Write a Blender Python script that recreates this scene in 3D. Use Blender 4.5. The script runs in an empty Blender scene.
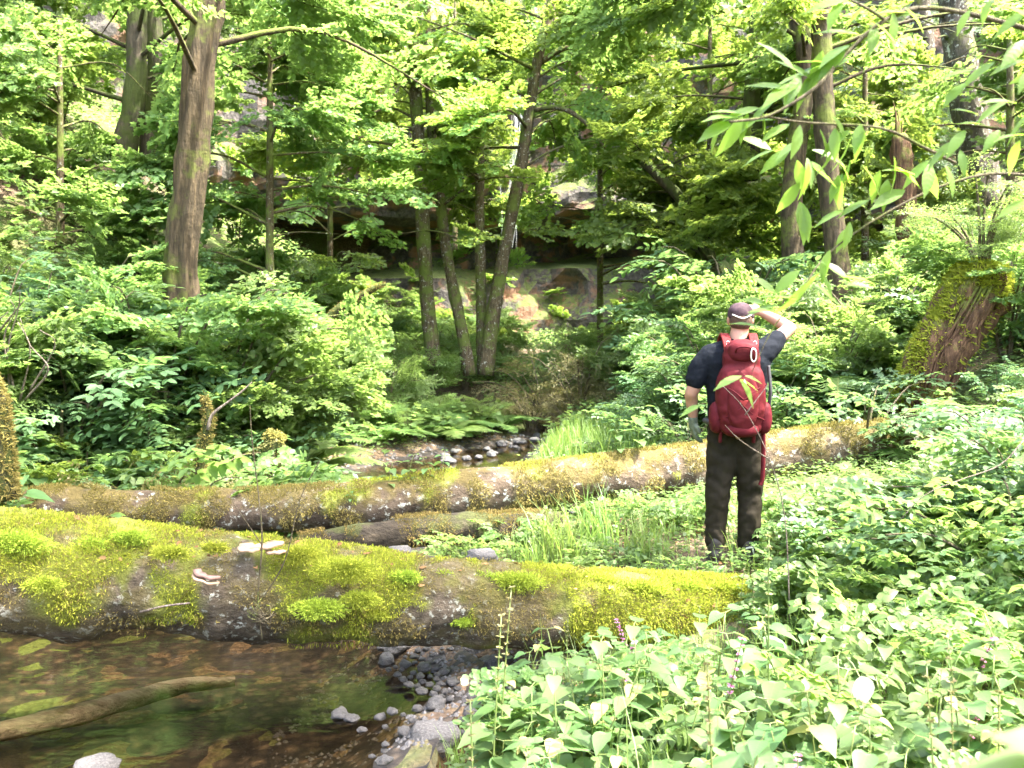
import bpy, math, random
import numpy as np
from mathutils import Vector, Matrix, noise as mn

rng = np.random.default_rng(7)
random.seed(7)
R = math.radians
col = bpy.context.scene.collection
scene = bpy.context.scene

# ------------------------------------------------------------------ camera model
CAMZ = 1.6
F = 900.0
HOR = 330.0            # picture row of the horizon
PITCH = math.atan((384 - HOR) / F)
CP, SP = math.cos(PITCH), math.sin(PITCH)

def at(px, py, d):
    """world point seen at pixel (px, py) whose distance along +Y is d"""
    a, b = (px - 512) / F, (384 - py) / F
    dx, dy, dz = a, CP + b * SP, -SP + b * CP
    k = d / dy
    return np.array([dx * k, d, CAMZ + dz * k])

def to_px(p):
    x, y, z = p[0], p[1], p[2] - CAMZ
    zc = y * CP - z * SP
    yc = y * SP + z * CP
    if zc < 0.05: return (-9999, -9999)
    return (512 + F * x / zc, 384 - F * yc / zc)

# ------------------------------------------------------------------ mesh helpers
class MB:
    def __init__(self):
        self.V, self.F, self.n = [], {}, 0
        self.rnd, self.uv = {}, []
    def add(self, V, faces, rnd=None, uv=None):
        V = np.asarray(V, dtype=np.float64).reshape(-1, 3)
        if not isinstance(faces, dict):
            d = {}
            for f in faces: d.setdefault(len(f), []).append(f)
            faces = d
        for k, arr in faces.items():
            arr = np.asarray(arr, dtype=np.int64).reshape(-1, k) + self.n
            self.F.setdefault(k, []).append(arr)
            r = np.full(len(arr), 0.5) if rnd is None else np.broadcast_to(np.asarray(rnd[k] if isinstance(rnd, dict) else rnd, dtype=float), (len(arr),))
            self.rnd.setdefault(k, []).append(r)
        self.uv.append(np.zeros((len(V), 2)) if uv is None else uv)
        self.V.append(V); self.n += len(V)
        return self
    def mesh(self, name, smooth=True):
        me = bpy.data.meshes.new(name)
        V = np.concatenate(self.V).astype(np.float32)
        me.vertices.add(len(V)); me.vertices.foreach_set('co', V.ravel())
        loops, starts, totals, rn = [], [], [], []
        s = 0
        for k in sorted(self.F):
            A = np.concatenate(self.F[k])
            loops.append(A.ravel()); m = len(A)
            starts.append(s + np.arange(m) * k); totals.append(np.full(m, k)); s += m * k
            rn.append(np.concatenate(self.rnd[k]))
        loops = np.concatenate(loops).astype(np.int32); starts = np.concatenate(starts).astype(np.int32)
        me.loops.add(len(loops)); me.loops.foreach_set('vertex_index', loops)
        me.polygons.add(len(starts)); me.polygons.foreach_set('loop_start', starts)
        try: me.polygons.foreach_set('loop_total', np.concatenate(totals).astype(np.int32))
        except Exception: pass
        me.update(calc_edges=True)
        me.polygons.foreach_set('use_smooth', np.full(len(starts), smooth))
        a = me.attributes.new('rnd', 'FLOAT', 'FACE'); a.data.foreach_set('value', np.concatenate(rn).astype(np.float32))
        a = me.attributes.new('luv', 'FLOAT2', 'POINT'); a.data.foreach_set('vector', np.concatenate(self.uv).astype(np.float32).ravel())
        return me
    def build(self, name, mat, parent=None, smooth=True):
        return obj(name, self.mesh(name, smooth), mat, parent)

def obj(name, me, mat=None, parent=None):
    if mat is not None and not me.materials: me.materials.append(mat)
    o = bpy.data.objects.new(name, me); col.objects.link(o)
    if parent is not None: o.parent = parent
    return o

def thing(name, label, cat, loc=(0, 0, 0), group=None, rz=0.0):
    o = bpy.data.objects.new(name, None); col.objects.link(o)
    o.location = [float(v) for v in loc]; o.rotation_euler = (0, 0, rz); o.empty_display_size = 0.1
    return tag(o, label, cat, group)

def tag(o, label=None, cat=None, group=None, kind=None):
    if label: o['label'] = label
    if cat: o['category'] = cat
    if group: o['group'] = group
    if kind: o['kind'] = kind
    return o

def copy_tree(o, parent=None, keep=False):
    c = o.copy(); col.objects.link(c); c.parent = parent
    for ch in KIDS.get(o.name, []):
        d = ch.copy(); col.objects.link(d); d.parent = c
    return c
KIDS = {}

def nrm(v):
    v = np.asarray(v, float)
    return v / (np.linalg.norm(v, axis=-1, keepdims=True) + 1e-9)

def smooth_path(P, step):
    """catmull-rom through rows of P (any columns), resampled"""
    P = np.asarray(P, float)
    if len(P) < 3:
        n = max(2, int(np.linalg.norm(P[1, :3] - P[0, :3]) / step) + 1)
        t = np.linspace(0, 1, n)[:, None]
        return P[0] * (1 - t) + P[1] * t
    Q = np.vstack([2 * P[0] - P[1], P, 2 * P[-1] - P[-2]])
    out = []
    for i in range(1, len(Q) - 2):
        n = max(2, int(np.linalg.norm(Q[i + 1, :3] - Q[i, :3]) / step) + 1)
        t = np.linspace(0, 1, n, endpoint=False)[:, None]
        a, b, c, d = Q[i - 1], Q[i], Q[i + 1], Q[i + 2]
        out.append(0.5 * ((2 * b) + (c - a) * t + (2 * a - 5 * b + 4 * c - d) * t ** 2 + (-a + 3 * b - 3 * c + d) * t ** 3))
    out.append(P[-1:])
    return np.vstack(out)

def tube(mb, path, rad, sides=6, rough=0.0, freq=3.0, seed=0.0, cap=True, rnd=0.5, squash=None, ridge=0.0, nridge=7):
    P = np.asarray(path, float); n = len(P)
    rad = np.broadcast_to(np.asarray(rad, float), (n,))
    T = nrm(np.gradient(P, axis=0))
    ref = np.array([0, 0, 1.0]) if abs(T[:, 2]).mean() < 0.8 else np.array([0, 1.0, 0])
    U = nrm(np.cross(T, ref)); W = np.cross(U, T)
    a = np.linspace(0, 2 * math.pi, sides, endpoint=False)
    c, s = np.cos(a), np.sin(a)
    rr = rad[:, None] * np.ones((1, sides))
    if ridge:
        rr = rr * (1 + ridge * np.sin(a * nridge + 1.3 * np.sin(np.arange(n) * 0.35)[:, None] + seed))
    V = P[:, None] + (U[:, None] * c[None, :, None] + W[:, None] * s[None, :, None]) * rr[..., None]
    if rough:
        Vf = V.reshape(-1, 3); C = np.repeat(P, sides, axis=0)
        D = nrm(Vf - C)
        k = np.array([mn.fractal(Vector(v * freq + seed), 1.0, 2.0, 4) for v in Vf])
        Vf = Vf + D * (k * rough * np.repeat(rad, sides))[:, None]
        V = Vf.reshape(n, sides, 3)
    i = np.arange(n - 1)[:, None] * sides; j = np.arange(sides)[None]; j2 = (j + 1) % sides
    q = np.stack([i + j, i + j2, i + sides + j2, i + sides + j], -1).reshape(-1, 4)
    V = V.reshape(-1, 3); faces = {4: q}
    if cap and sides > 4:
        V = np.vstack([V, P[:1], P[-1:]]); m = n * sides
        j = np.arange(sides); j2 = (j + 1) % sides
        t1 = np.stack([np.full(sides, m), j2, j], -1)
        t2 = np.stack([np.full(sides, m + 1), (n - 1) * sides + j, (n - 1) * sides + j2], -1)
        faces[3] = np.vstack([t1, t2])
    mb.add(V, faces, rnd=rnd)

# ------------------------------------------------------------------ leaves
def tmpl(rows, droop=0.12, fold=0.12, wav=0.0):
    """leaf outline rows (u, halfwidth) with a folded midrib"""
    V, uv = [], []
    for u, w in rows:
        z = -droop * u * u
        for sgn in (1, 0, -1):
            V.append((u, sgn * w, z + fold * w * (1 if sgn else 0) + (wav * math.sin(u * 14 + sgn) if sgn else 0)))
            uv.append((u, sgn * w * 2.2))
    Fq = []
    for i in range(len(rows) - 1):
        b = i * 3
        Fq += [(b, b + 1, b + 4, b + 3), (b + 1, b + 2, b + 5, b + 4)]
    return np.array(V), {4: np.array(Fq)}, np.array(uv)

def tmpl_flat(outline, fold=0.1, droop=0.1):
    """two-sided outline of right half points from base to tip -> two ngons"""
    m = len(outline)
    V = [(u, w, fold * w - droop * u * u) for u, w in outline] + [(u, -w, fold * w - droop * u * u) for u, w in outline[1:-1]]
    uv = [(u, w * 2.2) for u, w in outline] + [(u, -w * 2.2) for u, w in outline[1:-1]]
    a = list(range(m)); b = [0] + list(range(m, 2 * m - 2)) + [m - 1]
    return np.array(V), {m: np.array([a[::-1], b])}, np.array(uv)

LT = {
    'simple': tmpl_flat([(0, 0), (.28, .26), (.65, .22), (1, 0)]),
    'narrow': tmpl_flat([(0, 0), (.3, .13), (.7, .10), (1, 0)], droop=.2),
    'lobed': tmpl_flat([(0, 0), (-.05, .22), (.12, .50), (.28, .34), (.55, .48), (.6, .22), (1, 0)], fold=.15),
    'round': tmpl_flat([(0, 0), (.12, .30), (.45, .42), (.8, .30), (.95, 0)], fold=.1),
    'near': tmpl([(0, .004), (.05, .16), (.18, .27), (.35, .31), (.52, .27), (.7, .19), (.86, .09), (1, .004)], droop=.25, fold=.16, wav=.008),
    'heart': tmpl([(0, .004), (-.03, .2), (.12, .33), (.3, .36), (.5, .29), (.68, .2), (.85, .09), (1, .004)], droop=.28, fold=.2, wav=.012),
    'elder': tmpl([(0, .004), (.08, .06), (.25, .14), (.45, .17), (.65, .14), (.82, .07), (1, .003)], droop=.2, fold=.22, wav=.006),
}
def comb(n=9):
    V, Fc, uv = [], [], []
    for i in range(n):
        u0, u1 = i / n, (i + .8) / n
        w = .16 * (1 - (i / n) ** 1.6) + .02
        for sg in (1, -1):
            b = len(V)
            V += [(u0, 0, 0), (u0 + .03, sg * w * .8, .01), (u1 + .06, sg * w, .0), (u1, 0, 0)]
            uv += [(u0, 0), (u0, w), (u1, w), (u1, 0)]
            Fc.append([b, b + 1, b + 2, b + 3] if sg < 0 else [b + 3, b + 2, b + 1, b])
    V = np.array(V, float); V[:, 2] -= .15 * V[:, 0] ** 2
    return V, {4: np.array(Fc)}, np.array(uv)
LT['comb'] = comb()

def add_leaves(mb, kind, O, T, N, S, rnd=None):
    O, T, N, S = np.asarray(O, float), nrm(T), np.asarray(N, float), np.asarray(S, float)
    if len(O) == 0: return
    B = nrm(np.cross(N, T)); N = np.cross(T, B)
    V, Fd, uv = LT[kind]
    n, k = len(O), len(V)
    W = O[:, None] + S[:, None, None] * (T[:, None] * V[None, :, 0:1] + B[:, None] * V[None, :, 1:2] + N[:, None] * V[None, :, 2:3])
    if rnd is None: rnd = rng.random(n)
    faces, rr = {}, {}
    for q, A in Fd.items():
        faces[q] = (A[None] + (np.arange(n) * k)[:, None, None]).reshape(-1, q)
        rr[q] = np.repeat(rnd, len(A))
    mb.add(W.reshape(-1, 3), faces, rnd=rr, uv=np.tile(uv, (n, 1)))

class Leaves:
    """a bag of leaf frames that can be moved and added many times"""
    def __init__(self): self.O, self.T, self.N, self.S, self.tw = [], [], [], [], []
    def leaf(self, o, t, n, s): self.O.append(o); self.T.append(t); self.N.append(n); self.S.append(s)
    def fin(self):
        self.O, self.T, self.N, self.S = map(lambda a: np.array(a, float), (self.O, self.T, self.N, self.S)); return self

def rv(s=1.0): return rng.normal(0, s, 3)
def rot2(v, a): c, s = math.cos(a), math.sin(a); return np.array([v[0] * c - v[1] * s, v[0] * s + v[1] * c, v[2]])

def make_spray(kind):
    L = Leaves(); X = np.array([1.0, 0, 0]); Z = np.array([0, 0, 1.0])
    if kind in ('maple', 'fine'):
        nn, ls, nl = (9, .088, 8) if kind == 'maple' else (9, .07, 8)
        ax = np.array([[u, .05 * math.sin(u * 5), -.12 * u * u] for u in np.linspace(0, 1, nn + 1)])
        L.tw.append((ax, .010))
        for i in range(1, nn + 1):
            u = i / nn
            for sg in (1, -1):
                a = sg * R(rng.uniform(35, 65)); d = rot2(X, a) + np.array([0, 0, rng.normal(0, .12)])
                ln = (.62 * (1 - u) + .16) * rng.uniform(.6, 1.1)
                if i == nn: ln = .12
                e = ax[i] + d * ln; e[2] -= .1 * ln
                L.tw.append((np.array([ax[i], e]), .004))
                m = max(1, int(nl * ln / .5 + rng.random()))
                for j in range(m):
                    t = (j + .6) / m; p = ax[i] * (1 - t) + e * t
                    for s2 in (1, -1):
                        if rng.random() < .15: continue
                        dd = rot2(d, s2 * R(rng.uniform(30, 70))) + rv(.12); dd[2] -= .15
                        L.leaf(p + rv(.02), dd, Z + rv(.42), ls * rng.uniform(.7, 1.25))
                L.leaf(e, d + rv(.1), Z + rv(.25), ls * 1.1)
    elif kind == 'pinnate':
        ax = np.array([[u, 0, .05 * math.sin(u * 3) - .22 * u * u] for u in np.linspace(0, 1, 6)])
        L.tw.append((ax, .008))
        for i, u in enumerate((.3, .48, .66, .84)):
            p = np.array([u, 0, .05 * math.sin(u * 3) - .22 * u * u])
            for sg in (1, -1):
                d = rot2(X, sg * R(rng.uniform(50, 68))); d[2] -= .12
                L.leaf(p, d + rv(.06), Z + rv(.15), .27 * rng.uniform(.85, 1.1))
        L.leaf(ax[-1], X + np.array([0, 0, -.3]), Z + rv(.1), .3)
    elif kind == 'trifol':
        ax = np.array([[u, .04 * math.sin(u * 6), .1 * u - .25 * u * u] for u in np.linspace(0, 1, 7)])
        L.tw.append((ax, .010))
        for i in range(1, 7):
            for sg in (1, -1):
                if rng.random() < .2: continue
                d = rot2(X, sg * R(rng.uniform(30, 85))); d[2] += rng.uniform(0, .4)
                e = ax[i] + nrm(d) * .16
                L.tw.append((np.array([ax[i], e]), .004))
                for b in (-75, 0, 75):
                    dd = rot2(d, R(b)); dd[2] = -.15 + rng.normal(0, .1)
                    L.leaf(e, dd, Z + rv(.18), .2 * rng.uniform(.8, 1.15) * (1.1 if b == 0 else .9))
    elif kind == 'lace':          # twice divided herb leaf with small round leaflets
        ax = np.array([[u, 0, .12 * math.sin(u * 2.4) - .2 * u * u] for u in np.linspace(0, 1, 6)])
        L.tw.append((ax, .007))
        for u in (.4, .55, .7, .85):
            p = np.array([u, 0, .12 * math.sin(u * 2.4) - .2 * u * u])
            for sg in (1, -1):
                d = rot2(X, sg * R(62)); ln = .42 * (1.15 - u)
                e = p + d * ln + np.array([0, 0, -.05]); L.tw.append((np.array([p, e]), .003))
                for t in (.35, .6, .82, 1.0):
                    for s2 in (1, -1):
                        dd = rot2(d, s2 * R(50 if t < 1 else 20)); dd[2] -= .1
                        L.leaf(p * (1 - t) + e * t, dd + rv(.15), Z + rv(.3), .12 * rng.uniform(.8, 1.15))
        for s2 in (40, 0, -40): L.leaf(ax[-1], rot2(X, R(s2)), Z + rv(.1), .15)
    return L.fin()

SPR = {k: [make_spray(k) for _ in range(n)] for k, n in (('maple', 5), ('fine', 5), ('pinnate', 4), ('trifol', 5), ('lace', 5))}

def frame(d, up):
    d = nrm(d); b = nrm(np.cross(up, d)); n = np.cross(d, b)
    return np.stack([d, b, n], 1)          # columns

def put_sprays(mb, wood, kind, leaf, items, leafscale=1.0, twigs=True):
    """items: list of (origin, dir, up, scale)"""
    V = SPR[kind]
    groups = [[] for _ in V]
    for it in items: groups[int(rng.integers(len(V)))].append(it)
    for L, its in zip(V, groups):
        if not its: continue
        M = np.array([frame(d, u) for _, d, u, _ in its]); O = np.array([i[0] for i in its]); S = np.array([i[3] for i in its])
        def xf(P): return O[:, None] + S[:, None, None] * np.einsum('mij,nj->mni', M, P)
        def xd(P): return np.einsum('mij,nj->mni', M, P)
        LO, LTt, LN = xf(L.O).reshape(-1, 3), xd(L.T).reshape(-1, 3), xd(L.N).reshape(-1, 3)
        LS = (S[:, None] * L.S[None] * leafscale).reshape(-1)
        rn = (np.clip(rng.normal(.5, .22, len(its)), 0, 1)[:, None] * .6 + .4 * rng.random((len(its), len(L.S)))).reshape(-1)
        add_leaves(mb, leaf, LO, LTt, LN, LS, rn)
        if twigs:
            tws = L.tw if twigs == 'all' else L.tw[:1]
            for pth, r in tws:
                W = xf(pth)
                for w, s in zip(W, S): tube(wood, w, r * s * np.linspace(1, .4, len(w)), 3, cap=False)

# ------------------------------------------------------------------ materials
def newmat(name):
    m = bpy.data.materials.new(name); m.use_nodes = True
    nt = m.node_tree; nt.nodes.clear()
    out = nt.nodes.new('ShaderNodeOutputMaterial')
    return m, nt, out
def N(nt, t, **kw):
    n = nt.nodes.new(t)
    for k, v in kw.items():
        if k.startswith('i_'):
            key = k[2:].replace('_', ' ')
            n.inputs[int(key) if key.isdigit() else key].default_value = v
        else: setattr(n, k, v)
    return n
def ramp(nt, fac, stops):
    r = nt.nodes.new('ShaderNodeValToRGB'); e = r.color_ramp.elements
    while len(e) < len(stops): e.new(.5)
    for x, (p, c) in zip(e, stops): x.position = p; x.color = (*c, 1)
    nt.links.new(fac, r.inputs[0]); return r
def mixc(nt, fac, a, b, mode='MIX'):
    m = N(nt, 'ShaderNodeMix', data_type='RGBA', blend_type=mode)
    for sock, v in ((m.inputs[0], fac), (m.inputs[6], a), (m.inputs[7], b)):
        if isinstance(v, (int, float)): sock.default_value = v
        elif isinstance(v, tuple): sock.default_value = (*v, 1) if len(v) == 3 else v
        else: nt.links.new(v, sock)
    return m.outputs[2]
def math_(nt, op, a, b=None, clamp=False):
    m = N(nt, 'ShaderNodeMath', operation=op, use_clamp=clamp)
    for s, v in zip(m.inputs, (a, b)):
        if v is None: continue
        if isinstance(v, (int, float)): s.default_value = v
        else: nt.links.new(v, s)
    return m.outputs[0]

def leafmat(name, dark, light, trans, tfac=.42, rough=.42, vein=0.0, old=None, spec=.4):
    m, nt, out = newmat(name); L = nt.links.new
    a = N(nt, 'ShaderNodeAttribute', attribute_name='rnd')
    oi = N(nt, 'ShaderNodeObjectInfo')
    stops = [(0, dark), (.55, tuple((d + l) / 2 for d, l in zip(dark, light))), (.9, light)]
    if old: stops[-1] = (.93, light); stops.append((.97, old))
    c = ramp(nt, a.outputs['Fac'], stops).outputs[0]
    hs = N(nt, 'ShaderNodeHueSaturation')
    L(c, hs.inputs['Color'])
    L(math_(nt, 'MULTIPLY_ADD', oi.outputs['Random'], .05), hs.inputs['Hue']); hs.inputs['Hue'].default_value = .5
    mm = N(nt, 'ShaderNodeMath', operation='MULTIPLY_ADD'); L(oi.outputs['Random'], mm.inputs[0]); mm.inputs[1].default_value = .045; mm.inputs[2].default_value = .475
    L(mm.outputs[0], hs.inputs['Hue'])
    mv = N(nt, 'ShaderNodeMath', operation='MULTIPLY_ADD'); L(oi.outputs['Random'], mv.inputs[0]); mv.inputs[1].default_value = .35; mv.inputs[2].default_value = .85
    L(mv.outputs[0], hs.inputs['Value'])
    c = hs.outputs[0]; bump = None
    if vein:
        uv = N(nt, 'ShaderNodeAttribute', attribute_name='luv'); sx = N(nt, 'ShaderNodeSeparateXYZ'); L(uv.outputs['Vector'], sx.inputs[0])
        av = math_(nt, 'ABSOLUTE', sx.outputs[1])
        k = math_(nt, 'FRACT', math_(nt, 'MULTIPLY', math_(nt, 'SUBTRACT', sx.outputs[0], math_(nt, 'MULTIPLY', av, .35)), 7.5))
        sv = math_(nt, 'LESS_THAN', k, .13); mid = math_(nt, 'LESS_THAN', av, .03)
        vv = math_(nt, 'MAXIMUM', math_(nt, 'MULTIPLY', sv, .6), mid)
        c = mixc(nt, math_(nt, 'MULTIPLY', vv, vein), c, tuple(min(1, x * 2.2) for x in light))
        tri = math_(nt, 'PINGPONG', k, .5)
        bump = N(nt, 'ShaderNodeBump', i_Strength=.25, i_Distance=.002); L(tri, bump.inputs['Height'])
    p = N(nt, 'ShaderNodeBsdfPrincipled', i_Roughness=rough); p.inputs['Specular IOR Level'].default_value = spec
    L(c, p.inputs['Base Color'])
    t = N(nt, 'ShaderNodeBsdfTranslucent')
    L(mixc(nt, .6, c, trans), t.inputs[0])
    mx = N(nt, 'ShaderNodeMixShader', i_0=tfac); L(p.outputs[0], mx.inputs[1]); L(t.outputs[0], mx.inputs[2])
    if bump: L(bump.outputs[0], p.inputs['Normal'])
    L(mx.outputs[0], out.inputs[0]); return m

M = {}
M['leaf_mid'] = leafmat('leaf_mid', (.085, .145, .045), (.155, .235, .08), (.38, .56, .12), tfac=.54)
M['leaf_yel'] = leafmat('leaf_yel', (.095, .175, .04), (.17, .27, .075), (.46, .60, .09), tfac=.55)
M['leaf_blue'] = leafmat('leaf_blue', (.065, .13, .055), (.13, .22, .10), (.28, .46, .10), tfac=.45, rough=.38)
M['leaf_nettle'] = leafmat('leaf_nettle', (.055, .115, .035), (.105, .175, .058), (.26, .42, .08), tfac=.42, vein=.10, old=(.32, .30, .10), rough=.5)
M['leaf_elder'] = leafmat('leaf_elder', (.08, .16, .03), (.15, .25, .06), (.40, .66, .07), tfac=.58, vein=.05)
M['leaf_fern'] = leafmat('leaf_fern', (.08, .15, .04), (.15, .23, .07), (.30, .48, .09), tfac=.48)
M['leaf_rusty'] = leafmat('leaf_rusty', (.12, .12, .045), (.22, .19, .09), (.34, .34, .10), tfac=.35)
M['leaf_conifer'] = leafmat('leaf_conifer', (.05, .09, .04), (.09, .14, .06), (.14, .24, .07), tfac=.25)
M['grass'] = leafmat('grass_blade', (.10, .18, .04), (.18, .27, .07), (.35, .52, .09), old=(.3, .27, .12))
M['moss'] = leafmat('moss', (.17, .22, .03), (.40, .47, .06), (.45, .58, .06), tfac=.35, rough=.8, spec=.1)
M['moss_brown'] = leafmat('moss_brown', (.13, .11, .035), (.30, .26, .08), (.34, .32, .08), tfac=.3, rough=.85, spec=.1)
M['flower'] = leafmat('pink_flower', (.35, .10, .22), (.55, .22, .38), (.6, .25, .4), tfac=.3)
M['white_leaf'] = leafmat('bleached_leaf', (.55, .55, .42), (.65, .65, .52), (.7, .7, .5), tfac=.4)

def bark(name, c1, c2, moss=(.10, .12, .02), mossiness=.5, scale=1.0, litch=0.0, stretch=6.0, along='Z', bumpd=.04, masked=False):
    m, nt, out = newmat(name); L = nt.links.new
    tc = N(nt, 'ShaderNodeTexCoord'); mp = N(nt, 'ShaderNodeMapping')
    L(tc.outputs['Object'], mp.inputs[0])
    sc = [stretch] * 3; sc['XYZ'.index(along)] = 1.0
    mp.inputs['Scale'].default_value = [s * scale for s in sc]
    n1 = N(nt, 'ShaderNodeTexNoise', i_Scale=3.0, i_Detail=10.0, i_Roughness=.68); L(mp.outputs[0], n1.inputs[0])
    n2 = N(nt, 'ShaderNodeTexNoise', i_Scale=1.7 * scale, i_Detail=8.0, i_Roughness=.65); L(tc.outputs['Object'], n2.inputs[0])
    n3 = N(nt, 'ShaderNodeTexNoise', i_Scale=9 * scale, i_Detail=6.0, i_Roughness=.7); L(tc.outputs['Object'], n3.inputs[0])
    c = ramp(nt, n1.outputs[0], [(.3, tuple(x * .35 for x in c1)), (.5, c1), (.68, c2)]).outputs[0]
    if litch:
        f = ramp(nt, n3.outputs[0], [(.60 - litch * .12, (0, 0, 0)), (.66 - litch * .12, (1, 1, 1))]).outputs[0]
        c = mixc(nt, f, c, (.42, .43, .36))
    geo = N(nt, 'ShaderNodeNewGeometry'); sx = N(nt, 'ShaderNodeSeparateXYZ'); L(geo.outputs['Normal'], sx.inputs[0])
    f = math_(nt, 'ADD', n2.outputs[0], math_(nt, 'MULTIPLY', sx.outputs[2], .12))
    f = ramp(nt, f, [(.66 - mossiness * .3, (0, 0, 0)), (.76 - mossiness * .3, (1, 1, 1))]).outputs[0]
    mc = mixc(nt, n3.outputs[0], tuple(x * .5 for x in moss), tuple(x * 1.6 for x in moss))
    c = mixc(nt, f, c, mc)
    if masked:
        at_ = N(nt, 'ShaderNodeAttribute', attribute_name='luv'); sy = N(nt, 'ShaderNodeSeparateXYZ'); L(at_.outputs['Vector'], sy.inputs[0])
        c = mixc(nt, math_(nt, 'MULTIPLY', sy.outputs[1], .7), c, (.12, .10, .035)); c = mixc(nt, sy.outputs[0], c, (.20, .23, .035))
    p = N(nt, 'ShaderNodeBsdfPrincipled', i_Roughness=.85); p.inputs['Specular IOR Level'].default_value = .25
    L(c, p.inputs['Base Color'])
    hgt = math_(nt, 'ADD', n1.outputs[0], math_(nt, 'MULTIPLY', n3.outputs[0], .6))
    b = N(nt, 'ShaderNodeBump', i_Strength=1.0, i_Distance=bumpd); L(hgt, b.inputs['Height']); L(b.outputs[0], p.inputs['Normal'])
    L(p.outputs[0], out.inputs[0]); return m

M['bark_red'] = bark('bark_reddish', (.050, .038, .021), (.115, .085, .048), (.09, .11, .02), .5)
M['bark_grey'] = bark('bark_grey', (.07, .06, .045), (.15, .13, .10), (.11, .12, .03), .3, litch=.3)
M['bark_moss'] = bark('bark_mossy', (.05, .042, .028), (.10, .08, .055), (.045, .06, .012), .8)
M['bark_slim'] = bark('bark_slender', (.085, .065, .035), (.17, .135, .08), (.10, .13, .025), .62, scale=1.6, litch=.15)
M['log_near'] = bark('log_bark_near', (.10, .08, .055), (.19, .155, .11), (.10, .11, .02), .35, along='X', litch=.3, stretch=1.8, scale=2.6, masked=True, bumpd=.07)
M['log_far'] = bark('log_bark_far', (.075, .055, .036), (.16, .125, .085), (.09, .07, .022), .4, along='X', litch=.35, stretch=1.6, scale=1.9, masked=True)
M['rot'] = bark('rotten_wood', (.10, .055, .03), (.24, .14, .075), (.14, .16, .03), .45, stretch=8)
M['twig'] = bark('twig_bark', (.12, .10, .06), (.22, .19, .12), (.12, .15, .03), .3, scale=4)
M['deadtwig'] = bark('dead_twig', (.26, .21, .16), (.42, .36, .30), (.2, .2, .1), 0.0, scale=4)
M['stem'] = leafmat('green_stem', (.10, .15, .04), (.16, .2, .06), (.2, .3, .05), tfac=.1)
M['sunk'] = bark('sunken_wood', (.60, .52, .42), (.8, .72, .6), (.2, .18, .08), .0, along='X', scale=1.2)

def rock_mat(name, c1, c2, wet=.0, rust=0.0, scale=1.0, mossy=.0, bd=.06):
    m, nt, out = newmat(name); L = nt.links.new
    tc = N(nt, 'ShaderNodeTexCoord')
    n1 = N(nt, 'ShaderNodeTexNoise', i_Scale=2.2 * scale, i_Detail=12.0, i_Roughness=.7); L(tc.outputs['Object'], n1.inputs[0])
    v = N(nt, 'ShaderNodeTexVoronoi', i_Scale=1.3 * scale); L(tc.outputs['Object'], v.inputs[0])
    n2 = N(nt, 'ShaderNodeTexNoise', i_Scale=.35 * scale, i_Detail=5.0, i_Roughness=.6); L(tc.outputs['Object'], n2.inputs[0])
    c = ramp(nt, n1.outputs[0], [(.3, tuple(x * .4 for x in c1)), (.52, c1), (.7, c2)]).outputs[0]
    if rust:
        f = ramp(nt, n2.outputs[0], [(.5, (0, 0, 0)), (.6, (1, 1, 1))]).outputs[0]
        c = mixc(nt, math_(nt, 'MULTIPLY', f, rust), c, (.30, .15, .075))
    if mossy:
        geo = N(nt, 'ShaderNodeNewGeometry'); sx = N(nt, 'ShaderNodeSeparateXYZ'); L(geo.outputs['Normal'], sx.inputs[0])
        f = math_(nt, 'ADD', n1.outputs[0], math_(nt, 'MULTIPLY', sx.outputs[2], .3))
        f = ramp(nt, f, [(.72 - mossy * .3, (0, 0, 0)), (.82 - mossy * .3, (1, 1, 1))]).outputs[0]
        c = mixc(nt, f, c, (.11, .15, .03))
    p = N(nt, 'ShaderNodeBsdfPrincipled', i_Roughness=.75 - .5 * wet); L(c, p.inputs['Base Color'])
    b = N(nt, 'ShaderNodeBump', i_Strength=1.0, i_Distance=bd / scale); L(math_(nt, 'ADD', n1.outputs[0], math_(nt, 'MULTIPLY', v.outputs[0], .5)), b.inputs['Height']); L(b.outputs[0], p.inputs['Normal'])
    L(p.outputs[0], out.inputs[0]); return m
M['cliff'] = rock_mat('cliff_basalt', (.085, .075, .065), (.18, .16, .135), rust=.75, scale=2.6, mossy=.35, bd=.7)
M['stone'] = rock_mat('river_stone', (.065, .064, .063), (.165, .162, .158), wet=.35, scale=6)
M['stone_dry'] = rock_mat('dry_stone', (.08, .077, .073), (.15, .145, .138), scale=6)
M['bed'] = rock_mat('stream_bed', (.036, .028, .019), (.085, .067, .046), scale=4)
_nt = M['bed'].node_tree; _v = N(_nt, 'ShaderNodeTexVoronoi', i_Scale=13.0); _tc = N(_nt, 'ShaderNodeTexCoord'); _nt.links.new(_tc.outputs['Object'], _v.inputs[0])
_p = [n for n in _nt.nodes if n.type == 'BSDF_PRINCIPLED'][0]; _old = _p.inputs['Base Color'].links[0].from_socket
_r = ramp(_nt, _v.outputs['Color'], [(.2, (.35, .35, .35)), (.8, (1.7, 1.6, 1.5))]); _e = ramp(_nt, _v.outputs['Distance'], [(.25, (1, 1, 1)), (.6, (.25, .25, .25))])
_nt.links.new(mixc(_nt, 1.0, mixc(_nt, 1.0, _old, _r.outputs[0], 'MULTIPLY'), _e.outputs[0], 'MULTIPLY'), _p.inputs['Base Color'])

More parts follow.
